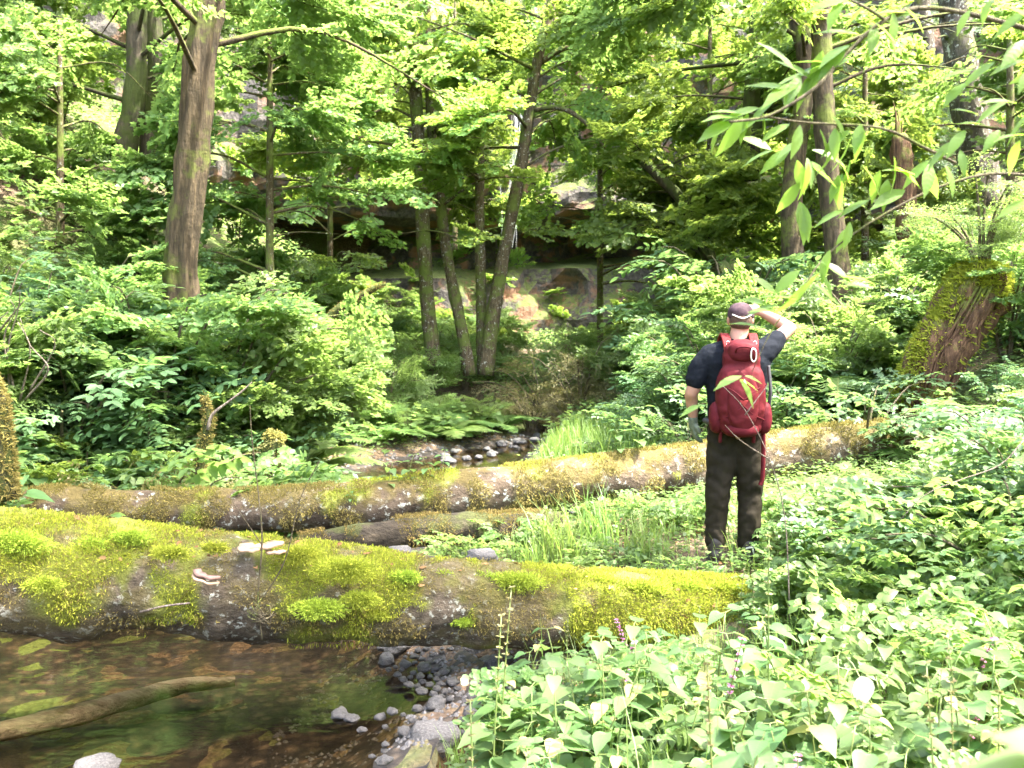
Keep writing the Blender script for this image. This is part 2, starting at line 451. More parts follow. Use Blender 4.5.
def plain(name, c, rough=.7, nscale=0, amt=.3, bumpd=0, metal=0, spec=.4, stretch=None):
    m, nt, out = newmat(name); L = nt.links.new
    p = N(nt, 'ShaderNodeBsdfPrincipled', i_Roughness=rough, i_Metallic=metal); p.inputs['Specular IOR Level'].default_value = spec
    if nscale:
        tc = N(nt, 'ShaderNodeTexCoord'); n = N(nt, 'ShaderNodeTexNoise', i_Scale=nscale, i_Detail=8.0, i_Roughness=.65)
        if stretch:
            mp = N(nt, 'ShaderNodeMapping'); mp.inputs['Scale'].default_value = stretch; L(tc.outputs['Object'], mp.inputs[0]); L(mp.outputs[0], n.inputs[0])
        else: L(tc.outputs['Object'], n.inputs[0])
        r = ramp(nt, n.outputs[0], [(.3, tuple(x * (1 - amt) for x in c)), (.7, tuple(min(1, x * (1 + amt)) for x in c))])
        L(r.outputs[0], p.inputs['Base Color'])
        if bumpd:
            b = N(nt, 'ShaderNodeBump', i_Strength=.8, i_Distance=bumpd); L(n.outputs[0], b.inputs['Height']); L(b.outputs[0], p.inputs['Normal'])
    else: p.inputs['Base Color'].default_value = (*c, 1)
    L(p.outputs[0], out.inputs[0]); return m

# ground: litter, soil and moss
def ground_mat():
    m, nt, out = newmat('forest_floor'); L = nt.links.new
    tc = N(nt, 'ShaderNodeTexCoord')
    n1 = N(nt, 'ShaderNodeTexNoise', i_Scale=14, i_Detail=10.0, i_Roughness=.7); L(tc.outputs['Object'], n1.inputs[0])
    n2 = N(nt, 'ShaderNodeTexNoise', i_Scale=.5, i_Detail=6.0, i_Roughness=.6); L(tc.outputs['Object'], n2.inputs[0])
    v = N(nt, 'ShaderNodeTexVoronoi', i_Scale=22); L(tc.outputs['Object'], v.inputs[0])
    c = ramp(nt, n1.outputs[0], [(.3, (.035, .024, .015)), (.5, (.09, .06, .035)), (.7, (.20, .14, .085))]).outputs[0]
    f = ramp(nt, n2.outputs[0], [(.45, (0, 0, 0)), (.58, (1, 1, 1))]).outputs[0]
    c = mixc(nt, f, c, mixc(nt, n1.outputs[0], (.05, .07, .015), (.10, .14, .03)))
    p = N(nt, 'ShaderNodeBsdfPrincipled', i_Roughness=.9); L(c, p.inputs['Base Color'])
    b = N(nt, 'ShaderNodeBump', i_Strength=1.0, i_Distance=.03); L(math_(nt, 'ADD', n1.outputs[0], v.outputs[0]), b.inputs['Height']); L(b.outputs[0], p.inputs['Normal'])
    L(p.outputs[0], out.inputs[0]); return m
M['ground'] = ground_mat()

def water_mat():
    m, nt, out = newmat('stream_water'); L = nt.links.new
    tc = N(nt, 'ShaderNodeTexCoord'); mp = N(nt, 'ShaderNodeMapping'); mp.inputs['Scale'].default_value = (1.5, 4.0, 1)
    L(tc.outputs['Object'], mp.inputs[0])
    n = N(nt, 'ShaderNodeTexNoise', i_Scale=2.2, i_Detail=4.0, i_Roughness=.5); L(mp.outputs[0], n.inputs[0])
    b = N(nt, 'ShaderNodeBump', i_Strength=.18, i_Distance=.02); L(n.outputs[0], b.inputs['Height'])
    g = N(nt, 'ShaderNodeBsdfGlossy', i_Roughness=.04); L(b.outputs[0], g.inputs['Normal'])
    t = N(nt, 'ShaderNodeBsdfTransparent'); t.inputs[0].default_value = (.72, .66, .53, 1)
    fr = N(nt, 'ShaderNodeFresnel', i_IOR=1.42); L(b.outputs[0], fr.inputs['Normal'])
    mx = N(nt, 'ShaderNodeMixShader'); L(fr.outputs[0], mx.inputs[0]); L(t.outputs[0], mx.inputs[1]); L(g.outputs[0], mx.inputs[2])
    L(mx.outputs[0], out.inputs[0]); return m
M['water'] = water_mat()

# ------------------------------------------------------------------ terrain
WZ = -.55
YL = [-10, 3, 5, 6, 8, 10, 13, 15, 17.6, 22, 30]; XL = [-3.6, -4.0, -4.5, -4.8, -4.3, -3.7, -3.2, -1.9, .1, .6, .6]
YR = [-10, 2, 4.5, 5.5, 6.5, 8, 10, 13, 15, 17.6, 22, 30]; XR = [-.8, -.7, -.35, -.15, -.75, -.9, -.6, .1, .5, 1.0, 1.7, 1.8]
def sst(a, b, x):
    t = np.clip((x - a) / (b - a), 0, 1); return t * t * (3 - 2 * t)
def noise2(x, y, s, o=0.0):
    return mn.fractal(Vector((x * s + o, y * s - o, o)), 1.0, 2.0, 4)
CL = np.array([(-60, -15), (-36, 6), (-25, 20), (-13, 29), (-5, 33.5), (1, 35.5), (6, 35), (13, 31), (22, 25), (34, 12), (60, -12)], float)
def H(x, y):
    l, r = np.interp(y, YL, XL), np.interp(y, YR, XR)
    dr, dl = x - r, l - x
    nz = noise2(x, y, .35, 3.1) * .35 + noise2(x, y, 1.6, 9.7) * .06
    if dr > 0:
        z = WZ + .08 + .30 * sst(0, .8, dr) + .13 * max(0, min(dr, 4.2) - .8)
        z += .68 * max(0, dr - 4.6) + .25 * nz * min(1, dr)
        z -= .24 * math.exp(-((y - 5.0) / .9) ** 2) * sst(2.6, 1.2, x) if y > 3 else 0
        if y < 4: z = z * 1.0
    elif dl > 0:
        fr = float(sst(11, 14, y))
        z = WZ + .08 + (.5 - .3 * fr) * sst(0, .8, dl) + .85 * max(0, dl - 1.7 - 1.5 * fr) + nz * min(1, dl * .5)
    else:
        m = min(-dr, -dl)
        z = WZ + .06 - .30 * sst(0, .9, m) + .05 * noise2(x, y, 2.5, 1.1)
    if y > 18:
        k = min(1, (y - 18) / 8)
        lo = max(0, y - 19) * .085 + WZ * (1 - k)
        z = max(z, lo) if (dr > 0 or dl > 0) else z * (1 - k) + lo * k
    # behind the cliff line the plateau is high
    return float(min(z, 17))
def gridmesh():
    def axis(lo, hi, c, fine, n):
        t = np.linspace(-1, 1, n)
        s = np.sign(t) * (fine * abs(t) + (1 - fine) * abs(t) ** 3)
        return np.where(s < 0, c + s * (c - lo), c + s * (hi - c))
    X = axis(-70, 70, -.5, .12, 260); Y = axis(-30, 110, 7, .12, 260)
    V = []
    for y in Y:
        for x in X:
            z = H(x, y)
            # beyond the cliff, raise
            yc = np.interp(x, CL[:, 0], CL[:, 1])
            if y > yc + 3: z = max(z, min(24, (y - yc - 3) * 5 + z))
            V.append((x, y, z))
    nx = len(X); i = np.arange(len(Y) - 1)[:, None] * nx; j = np.arange(nx - 1)[None]
    q = np.stack([i + j, i + j + 1, i + nx + j + 1, i + nx + j], -1).reshape(-1, 4)
    mb = MB(); mb.add(V, {4: q}); return mb
tag(gridmesh().build('ground', M['ground']), kind='structure')

# stream bed sheet (pebbly, just above the ground inside the channel) and water
def channel_sheet(zf, ins, step=.25, y0=-4, y1=23):
    V, Fq = [], []; ys = np.arange(y0, y1, step); m = 21
    for y in ys:
        l, r = np.interp(y, YL, XL) - ins, np.interp(y, YR, XR) + ins
        for k in range(m):
            x = l + (r - l) * k / (m - 1); V.append((x, y, zf(x, y)))
    for i in range(len(ys) - 1):
        for k in range(m - 1):
            a = i * m + k; Fq.append((a, a + 1, a + m + 1, a + m))
    mb = MB(); mb.add(V, Fq); return mb
tag(channel_sheet(lambda x, y: H(x, y) + .006, -.02).build('stream_bed', M['bed']), kind='structure')
tag(channel_sheet(lambda x, y: WZ, .3, y1=21).build('stream_water', M['water']), kind='structure')

# ------------------------------------------------------------------ cliff
def cliff():
    seg = smooth_path(np.c_[CL, np.zeros(len(CL))], .55)[:, :2]
    T = nrm(np.gradient(seg, axis=0)); Nn = np.c_[T[:, 1], -T[:, 0]]        # toward the viewer
    zs = np.concatenate([np.arange(-2, 4.2, .5), np.arange(4.2, 8, .22), np.arange(8, 27, .8)])
    V = []
    for i, (p, n) in enumerate(zip(seg, Nn)):
        pxx = to_px((p[0], p[1], 5))[0]
        cave = max(math.exp(-((pxx - 350) / 95) ** 2), .75 * math.exp(-((pxx - 590) / 70) ** 2), .25)
        shift = .8 * math.sin(p[0] * .35)
        for z in zs:
            zz = z - shift * .6 - (0.35 if pxx < 450 else 0)
            prof = [(-2, 1.5), (2.0, .6), (3.7, -.3), (4.1, -4.6), (5.4, -5.0), (5.7, .4), (6.6, .7), (8, .2), (12, -.6), (27, -5)]
            base = [(-2, 1.5), (2.0, .6), (3.8, .2), (4.4, .2), (5.3, .2), (5.7, .3), (6.6, .5), (8, .2), (12, -.6), (27, -5)]
            a = np.interp(zz, *zip(*prof)); b = np.interp(zz, *zip(*base))
            o = a * cave + b * (1 - cave)
            q = Vector((p[0], p[1], z))
            o += mn.fractal(q * .28, 1.0, 2.0, 5) * 1.5 + abs(mn.noise(q * 1.1)) * .7 + abs(mn.noise(q * 2.3)) * .3
            V.append((p[0] + n[0] * o, p[1] + n[1] * o, z))
    m = len(zs); i = np.arange(len(seg) - 1)[:, None] * m; j = np.arange(m - 1)[None]
    q = np.stack([i + j, i + m + j, i + m + j + 1, i + j + 1], -1).reshape(-1, 4)
    mb = MB(); mb.add(V, {4: q}); return mb, np.array(V).reshape(len(seg), m, 3)
cm, CV = cliff()
tag(cm.build('cliff', M['cliff'], smooth=False), kind='structure')

# waterfall
def falls():
    mb = MB()
    for k in range(26):
        px = 517 + rng.normal(0, 4); y0 = 95 + rng.uniform(0, 120) if k > 8 else 90
        y1 = min(250, y0 + rng.uniform(50, 130))
        ys = np.arange(y0, y1, 12)
        P = np.array([at(px - (y - 90) * .045 + 2.0 * math.sin(y * .06 + k), y, 33 - .3 * math.sin(y * .01)) + np.array([0, rng.uniform(-.2, .2), 0]) for y in ys])
        if len(P) < 3: continue
        r = rng.uniform(.010, .026) * (1 + .6 * np.sin(np.arange(len(P)) * 1.3 + k)) * np.sin(np.linspace(.15, 3.0, len(P)))
        tube(mb, P, np.abs(r) + .006, 5, rough=.4, freq=2)
    return mb
m, nt, out = newmat('falling_water')
p_ = N(nt, 'ShaderNodeBsdfPrincipled', i_Roughness=.35); p_.inputs['Base Color'].default_value = (.82, .86, .88, 1)
t_ = N(nt, 'ShaderNodeBsdfTransparent'); mx = N(nt, 'ShaderNodeMixShader', i_0=.13)
nt.links.new(t_.outputs[0], mx.inputs[1]); nt.links.new(p_.outputs[0], mx.inputs[2]); nt.links.new(mx.outputs[0], out.inputs[0]); M['falls'] = m
tag(falls().build('waterfall', M['falls']), 'thin white waterfall dropping down the cliff behind the slender trees', 'waterfall')

# ------------------------------------------------------------------ landmarks for labels
LM = [('the thick reddish brown trunk', 195, 150), ('the pair of leaning mossy trunks', 140, 80), ('the dark cave under the cliff', 350, 225),
      ('the cluster of slender trunks', 455, 250), ('the waterfall', 515, 180), ('the rusty rock face', 600, 270), ('the hiker', 738, 400),
      ('the mossy sloping root stump', 975, 300), ('the ridged conifer trunk', 958, 70), ('the pale thin conifer trunk', 922, 60),
      ('the dark forked trunk', 822, 120), ('the gravel by the far stream bend', 520, 450), ('the mossy snag with a bare branch', 205, 450),
      ('the short dark stump', 270, 460), ('the bare dead twigs', 30, 320), ('the yellow mossy trunk at the picture edge', 5, 400),
      ('the arching mossy stem', 340, 300), ('the brown brushy thicket', 590, 370), ('the broken snag', 905, 160), ('the far log end', 900, 440),
      ('the near log end', 800, 600), ('the gravel bar', 440, 660), ('the far log middle', 520, 490), ('the near log middle', 450, 590)]
USED = {}
def auto_label(desc, p):
    px, py = to_px(p)
    ds = sorted((math.hypot(px - a, (py - b)), n, a, b) for n, a, b in LM)
    def rel(a, b):
        dx, dy = px - a, py - b
        if abs(dy) > abs(dx) * 1.2: return 'above' if dy < 0 else 'below'
        return 'left of' if dx < 0 else 'right of'
    for k in range(5):
        _, n, a, b = ds[k]; s = f'{desc} {rel(a, b)} {n}'
        if s not in USED and len(s.split()) <= 16: USED[s] = 1; return s
    for i in range(4):
        for j in range(i + 1, 5):
            s = f'{desc} between {ds[i][1]} and {ds[j][1]}'
            if s not in USED and len(s.split()) <= 16: USED[s] = 1; return s
    return f'{desc} {rel(ds[0][2], ds[0][3])} {ds[0][1]}'

# ------------------------------------------------------------------ trees
GAPS = [(282, 428, 203, 246, 0, .97), (530, 655, 248, 312, 0, .96), (560, 655, 200, 250, 0, .5), (0, 100, 15, 85, 0, .45), (685, 805, 290, 575, 0, 1.0), (505, 530, 90, 330, 0, .45),
        (165, 228, 0, 170, 11.3, .55), (112, 165, 0, 150, 18.7, .92), (407, 440, 60, 350, 20.3, .6), (440, 475, 180, 350, 20.3, .6), (474, 488, 130, 350, 20.3, .6), (488, 550, 60, 350, 20.3, .5),
        (808, 838, 0, 260, 15.3, .6), (785, 808, 0, 240, 17, .45), (908, 936, 0, 110, 22, .92), (935, 988, 0, 150, 20, .92), (940, 1010, 255, 350, 9.6, .9), (895, 918, 110, 250, 16, .5), (330, 380, 280, 350, 15, .8)]
def gap(p, grow=8):
    px, py = to_px(p)
    for a, b, c, d, dep, pr in GAPS:
        if a - grow < px < b + grow and c - grow < py < d + grow and (dep == 0 or p[1] < dep) and rng.random() < pr: return True
    return False
UP = np.array([0, 0, 1.0])
def tree(name, label, cat, pts, mat, leafm, crown=None, ridge=.05, rough=.16, sides=16, leaf='lobed', spray='maple', extra=(), group=None, z_up=0, trunk_name='trunk', limbs=()):
    """pts: (px, py, depth, radius in px). crown: dict(t0,t1,n,len,ns,ss)"""
    P = []
    for px, py, d, rp in pts:
        q = at(px, py, d); P.append((*q, rp * d / F))
    P = np.array(P)
    if z_up:                                     # carry the trunk on above the frame
        T = nrm(P[-1, :3] - P[-2, :3]); T = nrm(T + UP * .6)
        P = np.vstack([P, [*(P[-1, :3] + T * z_up * .5), P[-1, 3] * .7], [*(P[-1, :3] + nrm(T + UP) * z_up), P[-1, 3] * .25]])
    base = P[0, :3].copy()
    root = thing(name, label, cat, base, group)
    P[:, :3] -= base
    S = smooth_path(P, .22)
    wood = MB(); lv = MB()
    tube(wood, S[:, :3], S[:, 3], sides, rough=rough, freq=2.2, seed=rng.uniform(0, 50), ridge=ridge)
    for lim in limbs:
        Q = np.array([[*(at(a, b, d) - base), r * d / F] for a, b, d, r in lim]); Q = smooth_path(Q, .15)
        b = MB(); tube(b, Q[:, :3], Q[:, 3], 8, rough=.25, freq=5); b.build('branch', mat, root)
    items = []
    if crown:
        zz = S[:, :3]; n = len(S)
        for k in range(crown['n']):
            t = crown['t0'] + (crown['t1'] - crown['t0']) * ((k + rng.random()) / crown['n'])
            i = min(n - 2, int(t * (n - 1))); o = zz[i]; 
            az = rng.uniform(0, 2 * math.pi) if 'az' not in crown else crown['az'][0] + rng.uniform(-1, 1) * crown['az'][1]
            ln = crown['len'] * rng.uniform(.55, 1.15) * (1 - .35 * t)
            d = np.array([math.cos(az), math.sin(az), rng.uniform(.0, .35)])
            e = np.array([o, o + d * ln * .5 + UP * .05 * ln, o + d * ln - UP * crown.get('droop', .12) * ln])
            Q = smooth_path(e + rng.normal(0, .04 * ln, e.shape) * np.array([[0], [1], [1]]), ln / 7)
            r0 = min(S[i, 3] * .45, .012 * ln + .01)
            tube(wood, Q, np.linspace(r0, .006, len(Q)), 5, cap=False)
            for q in range(crown['ns']):
                u = rng.uniform(.3, 1.0) ** .8; j = min(len(Q) - 2, int(u * (len(Q) - 1)))
                a2 = az + rng.uniform(-1.3, 1.3) * (1.1 - u * .5)
                dd = np.array([math.cos(a2), math.sin(a2), rng.uniform(-.45, .4)])
                ss_ = crown['ss'] * rng.uniform(.65, 1.2); w_ = Q[j] + dd * ss_ * .5 + base
                pw_ = to_px(w_)
                if gap(w_) or pw_[1] < (-110 if pw_[0] < 690 else -15): continue
                items.append((Q[j], dd, nrm(UP + rv(.38)), ss_))
    if items:
        put_sprays(lv, wood, spray, leaf, items, crown.get('ls', 1.0), twigs=True)
    wood.build(trunk_name, mat, root)
    if lv.n: lv.build('crown', leafm, root)
    return root

# thick reddish trunk on the left
tree('mossy_tree', 'thick reddish brown trunk rising through the left bank shrubs', 'tree',
     [(176, 440, 11, 22), (180, 340, 11, 18), (183, 250, 11, 15.5), (193, 160, 11, 15), (199, 80, 11, 14), (209, 0, 11, 13.5), (214, -60, 11, 13)], M['bark_red'], M['leaf_mid'],
     dict(t0=.30, t1=.9, n=34, len=3.4, ns=8, ss=1.0), ridge=.12, rough=.28, sides=30, z_up=8)
tree('mossy_tree', 'left one of two dark mossy trunks leaning on the slope', 'tree',
     [(118, 170, 18, 14), (128, 130, 18, 11), (136, 80, 18, 10), (138, 0, 18, 9), (142, -80, 18, 9)], M['bark_moss'], M['leaf_mid'],
     dict(t0=.15, t1=.9, n=22, len=3.5, ns=6, ss=1.1), z_up=6)
tree('mossy_tree', 'right one of two dark mossy trunks on the slope', 'tree',
     [(148, 175, 18.6, 9), (150, 120, 18.6, 8), (156, 60, 18.6, 8), (153, 0, 18.6, 8), (158, -80, 18.6, 8)], M['bark_moss'], M['leaf_mid'],
     dict(t0=.15, t1=.9, n=18, len=3.5, ns=6, ss=1.1), z_up=6)
CY = dict(n=30, len=3.2, ns=7, ss=1.0)
tree('slender_tree', 'leftmost straight slender tree with pale lichen patches before the cave', 'tree',
     [(436, 370, 20, 8.5), (430, 330, 20, 7.5), (424, 240, 20, 7), (420, 160, 20, 6.5), (415, 80, 20, 6), (412, 0, 20, 5.5), (412, -70, 20, 5)], M['bark_slim'], M['leaf_yel'],
     dict(t0=.3, t1=.95, **CY), z_up=5, sides=12, limbs=[[(420, 95, 20, 2.2), (405, 80, 19.5, 2), (385, 105, 19, 1.6), (368, 115, 18.7, 1)], [(417, 130, 20, 2.2), (390, 128, 19.5, 2), (352, 140, 19, 1.4), (330, 143, 18.6, .8)]])
tree('slender_tree', 'thin crooked tree curving down to the shared base of the slender trunks', 'tree',
     [(470, 375, 20, 7), (462, 330, 20, 6), (448, 260, 20.2, 5.5), (438, 180, 20.3, 5), (430, 110, 20.3, 4), (428, 30, 20.3, 3.5), (424, -40, 20.3, 3)], M['bark_slim'], M['leaf_yel'],
     dict(t0=.3, t1=.95, n=20, len=2.6, ns=6, ss=1.0), z_up=3, sides=12)
tree('slender_tree', 'short vertical slender trunk in the middle of the cluster', 'tree',
     [(484, 372, 20.3, 6.5), (482, 330, 20.3, 5.5), (480, 250, 20.3, 5), (480, 180, 20.3, 4.5), (480, 120, 20.3, 3.5), (478, 60, 20.3, 2)], M['bark_slim'], M['leaf_yel'],
     dict(t0=.4, t1=1.0, n=16, len=2.2, ns=6, ss=1.0), sides=12)
tree('slender_tree', 'rightmost slender tree leaning right before the waterfall', 'tree',
     [(486, 375, 20, 8.5), (490, 335, 20, 7.5), (503, 260, 20, 6.5), (520, 170, 20, 6), (530, 110, 20, 5.5), (538, 60, 20, 5), (552, 0, 20, 4.5), (562, -60, 20, 4)], M['bark_slim'], M['leaf_yel'],
     dict(t0=.33, t1=.95, **CY), z_up=4, sides=12,
     limbs=[[(532, 110, 20, 3), (560, 108, 19.7, 2.4), (585, 122, 19.5, 2), (605, 148, 19.3, 1.2)], [(541, 62, 20, 3), (566, 48, 20, 2.5), (590, 55, 20, 2), (612, 75, 20, 1.2)], [(528, 100, 20, 1.8), (545, 88, 20, 1.5), (562, 78, 20, 1)]])
# right hand trees
tree('forest_tree', 'dark upright trunk between the hiker and the conifers', 'tree',
     [(842, 330, 15, 13), (836, 250, 15, 11), (828, 170, 15, 10.5), (823, 90, 15, 10), (820, 0, 15, 9.5), (820, -70, 15, 9)], M['bark_red'], M['leaf_mid'],
     dict(t0=.25, t1=.92, n=34, len=4.2, ns=8, ss=1.15), z_up=9, sides=18)
tree('forest_tree', 'leaning trunk with a sunlit edge crossing behind the dark upright trunk', 'tree',
     [(800, 290, 17, 11), (790, 230, 17, 10), (797, 150, 17, 9.5), (806, 70, 17, 9), (795, 10, 17, 8), (780, -60, 17, 8)], M['bark_red'], M['leaf_yel'],
     dict(t0=.3, t1=.92, n=26, len=3.8, ns=7, ss=1.15), z_up=7, sides=16)
tree('forest_tree', 'dark mossy trunk half hidden by leaves left of the leaning trunk', 'tree',
     [(748, 180, 19, 10), (752, 110, 19, 10), (758, 50, 19, 9), (757, -20, 19, 8), (757, -80, 19, 8)], M['bark_moss'], M['leaf_yel'],
     dict(t0=.1, t1=.9, n=26, len=4, ns=7, ss=1.15), z_up=6)
tree('leaning_tree', 'small tree leaning left over the rusty rock face', 'tree',
     [(722, 300, 20, 8), (702, 240, 20, 7), (682, 200, 20, 6), (662, 180, 20, 5), (640, 160, 20, 3.5)], M['bark_moss'], M['leaf_yel'],
     dict(t0=.25, t1=1.0, n=22, len=2.6, ns=7, ss=1.1), sides=12)
def conifer(label, pts, mat, stubs, n=26):
    r = tree('conifer_tree', label, 'conifer', pts, mat, M['leaf_conifer'], dict(t0=.55, t1=.97, n=n, len=3.2, ns=8, ss=1.0, droop=.3), ridge=.07, rough=.2, sides=20,
             leaf='narrow', spray='fine', z_up=12)
    base = np.array(r.location)
    for (a, b, c, d_, dist) in stubs:
        mb = MB(); P = smooth_path(np.array([at(a, b, dist) - base, at((a + c) / 2, (b + d_) / 2 - 3, dist - .2) - base, at(c, d_, dist - .4) - base]), .1)
        tube(mb, P, np.linspace(.05, .012, len(P)), 6, rough=.4, freq=6); mb.build('branch_stub', M['bark_moss'], r)
    return r
conifer('tall conifer trunk with deep vertical ridges and a sunlit right edge', [(985, 210, 20, 19), (975, 150, 20, 16.5), (964, 80, 20, 15), (955, 0, 20, 14), (950, -80, 20, 13)], M['bark_grey'],
        [(950, 40, 938, 38, 20), (946, 15, 922, 25, 20)])
conifer('pale slim conifer trunk with mossy knots', [(928, 150, 22, 10), (926, 100, 22, 9.5), (924, 40, 22, 9), (920, 0, 22, 9), (918, -70, 22, 8)], M['bark_grey'],
        [(930, 75, 935, 70, 22), (921, 45, 928, 38, 22)])
# broken snag
def snag(name, label, cat, pts, mat, rough=.3, caps=None, sides=14, part='trunk'):
    P = np.array([[*at(a, b, d), r * d / F] for a, b, d, r in pts]); base = P[0, :3].copy()
    root = thing(name, label, cat, base); P[:, :3] -= base; S = smooth_path(P, .08)
    mb = MB(); tube(mb, S[:, :3], S[:, 3], sides, rough=rough, freq=4, seed=rng.uniform(0, 9), ridge=.12); mb.build(part, mat, root)
    return root, S, base
def tufts(mb, centers, normals, size, rnd=None, kind='narrow', per=3):
    n = len(centers); O, T, Nn, S = [], [], [], []
    for _ in range(per):
        d = normals + rng.normal(0, .55, (n, 3)); O.append(centers + rng.normal(0, size * .3, (n, 3))); T.append(d)
        Nn.append(rng.normal(0, 1, (n, 3))); S.append(size * rng.uniform(.6, 1.4, n))
    add_leaves(mb, kind, np.concatenate(O), np.concatenate(T), np.concatenate(Nn), np.concatenate(S))
def surf_tufts(name, parent, S, mat, size, count, keep, lift=0, part='moss'):
    """moss tufts on a tube surface; keep(u, angle, p) -> probability"""
    O, Nn = [], []
    n = len(S); T = nrm(np.gradient(S[:, :3], axis=0)); tries = 0
    ref = np.array([0, 0, 1.0]) if abs(T[:, 2]).mean() < .8 else np.array([0, 1.0, 0])
    while len(O) < count and tries < count * 14:
        tries += 1
        u = rng.uniform(0, n - 1.001); i = int(u); f = u - i
        p = S[i, :3] * (1 - f) + S[i + 1, :3] * f; r = S[i, 3] * (1 - f) + S[i + 1, 3] * f
        a = rng.uniform(0, 2 * math.pi); U = nrm(np.cross(T[i], ref)); W = np.cross(U, T[i])
        nn_ = U * math.cos(a) + W * math.sin(a)
        q = p + nn_ * r
        if rng.random() < keep(u / n, nn_, q): O.append(q + nn_ * lift); Nn.append(nn_)
    if not O: return None
    mb = MB(); tufts(mb, np.array(O), np.array(Nn), size); return mb.build(name, mat, parent)

r, S, b = snag('broken_snag', 'reddish splintered snag between the dark upright trunk and pale conifer', 'snag',
               [(908, 290, 16, 12), (912, 260, 16, 11), (906, 215, 16, 9), (902, 160, 16, 10), (900, 140, 16, 8), (899, 134, 16, 5)], M['rot'])
for a_, c_, r_ in ((893, 100, 3), (898, 112, 3.5), (903, 120, 3), (908, 128, 2.5)):
    mb = MB(); Q = smooth_path(np.array([at(900 + (a_ - 899) * .6, 150, 16) - b, at((a_ + 900) / 2, (c_ + 140) / 2, 16) - b, at(a_, c_, 16) - b]), .1); tube(mb, Q, np.linspace(r_ * 16 / F, .004, len(Q)), 5, rough=.5, freq=6); mb.build('splinter', M['rot'], r)
r, S, b = snag('mossy_snag', 'thin mossy snag with a bare pale branch behind the far log', 'snag',
               [(196, 490, 8.6, 6), (200, 465, 8.6, 5), (205, 440, 8.6, 5), (209, 420, 8.6, 3.5), (204, 395, 8.6, 1)], M['bark_moss'])
surf_tufts('moss', r, S, M['moss_brown'], .035, 500, lambda u, n, p: 1)
mb = MB(); Q = smooth_path(np.array([[*(at(a, c, 8.55) - b), w] for a, c, w in ((208, 430, .02), (212, 415, .016), (228, 402, .012), (240, 393, .009), (252, 382, .004))]), .05)
tube(mb, Q[:, :3], Q[:, 3], 6, rough=.3, freq=9); mb.build('bare_branch', M['deadtwig'], r)
r, S, b = snag('short_stump', 'short dark mossy stump at the stream edge behind the far log', 'stump',
               [(274, 497, 9.2, 11), (272, 475, 9.2, 10), (273, 450, 9.2, 9), (275, 436, 9.2, 8.5), (276, 433, 9.2, 5)], M['bark_moss'])
surf_tufts('moss', r, S, M['moss_brown'], .03, 700, lambda u, n, p: 1 if u > .7 else .35)
r, S, b = snag('mossy_tree', 'yellow mossy trunk cut off by the left picture edge', 'tree',
               [(0, 500, 6.6, 16), (-4, 440, 6.6, 14), (-8, 400, 6.6, 12), (-18, 370, 6.6, 9), (-44, 300, 6.6, 8), (-74, 200, 6.6, 6)], M['bark_moss'], .2)
surf_tufts('moss', r, S, M['moss_brown'], .03, 5000, lambda u, n, p: 1)
r, S, b = snag('arching_stem', 'mossy stem arching over the sunlit shrubs left of the slender trunks', 'sapling',
               [(312, 380, 15, 3), (313, 345, 15, 3.5), (322, 325, 15, 3.5), (340, 308, 15, 3.5), (360, 296, 15, 3), (375, 288, 15, 2.5), (386, 284, 15, 1.5)], M['bark_moss'])
surf_tufts('moss', r, S, M['moss_brown'], .022, 1500, lambda u, n, p: 1)

# sloping root stump at right with a huckleberry on top
r, S, b = snag('root_stump', 'sloping mossy stump with hanging reddish roots on the right slope', 'stump',
               [(912, 415, 9.6, 24), (940, 350, 9.5, 25), (955, 330, 9.5, 26), (968, 305, 9.5, 28), (980, 283, 9.5, 27), (985, 268, 9.5, 20), (986, 264, 9.5, 4)], M['rot'], .22, sides=26, part='root_wood')
SS = S
surf_tufts('moss', r, S, M['moss'], .05, 3500, lambda u, n, p: 1 if (u > .72 or n[0] < -.55) else .08)
mb = MB()
for k in range(40):
    a = rng.uniform(math.pi * .8, math.pi * 2.2); i0 = len(S) * 3 // 4
    c = S[i0, :3]; rr = S[i0, 3]; Pth = []
    for t in np.linspace(0, 1, 7):
        i = int(i0 * (1 - t)); c = S[i, :3]; rr = S[i, 3] * (1.03 + .02 * math.sin(k))
        aa = a + .25 * math.sin(t * 3 + k)
        Pth.append(c + np.array([math.cos(aa) * rr, math.sin(aa) * rr, -.25 * t * rr]))
    tube(mb, np.array(Pth), rng.uniform(.008, .022), 5, rough=.5, freq=5)
mb.build('hanging_root', M['rot'], r)

# ------------------------------------------------------------------ logs
def log(name, label, pts, mat, masks, seed, count, sides=40, tsize=.02, extra=.2):
    P = np.array([[*at(a, b, d), r * d / F] for a, b, d, r in pts]); base = P[len(P) // 2, :3].copy()
    root = thing(name, label, 'log', base); P[:, :3] -= base
    S = smooth_path(P, .06)
    mb = MB(); tube(mb, S[:, :3], S[:, 3], sides, rough=extra, freq=3.0, seed=seed, ridge=0)
    if masks:
        V = mb.V[0]; m = len(S) * sides; uv = np.zeros((len(V), 2)); C = np.repeat(S[:, :3], sides, axis=0); D = nrm(V[:m] - C)
        for i in range(m):
            for k in (0, 1): uv[i, k] = masks[k](0, D[i], V[i], base) * .85
        mb.uv[0] = uv
    mb.build('bark', mat, root)
    return root, S, base
NL = [(-260, 590, 4.7, 66), (-100, 580, 4.8, 64), (0, 574, 4.95, 61), (150, 580, 5.15, 52), (300, 592, 5.3, 49), (450, 602, 5.45, 41), (600, 610, 5.6, 38), (700, 613, 5.75, 36), (780, 616, 5.85, 33), (860, 622, 5.95, 28), (900, 628, 6.0, 20)]
def mossmask(q, s=3.2, o=0.0):
    return mn.fractal(Vector((q[0] * s + o, q[1] * s, q[2] * s * .8)), 1.0, 2.0, 4)
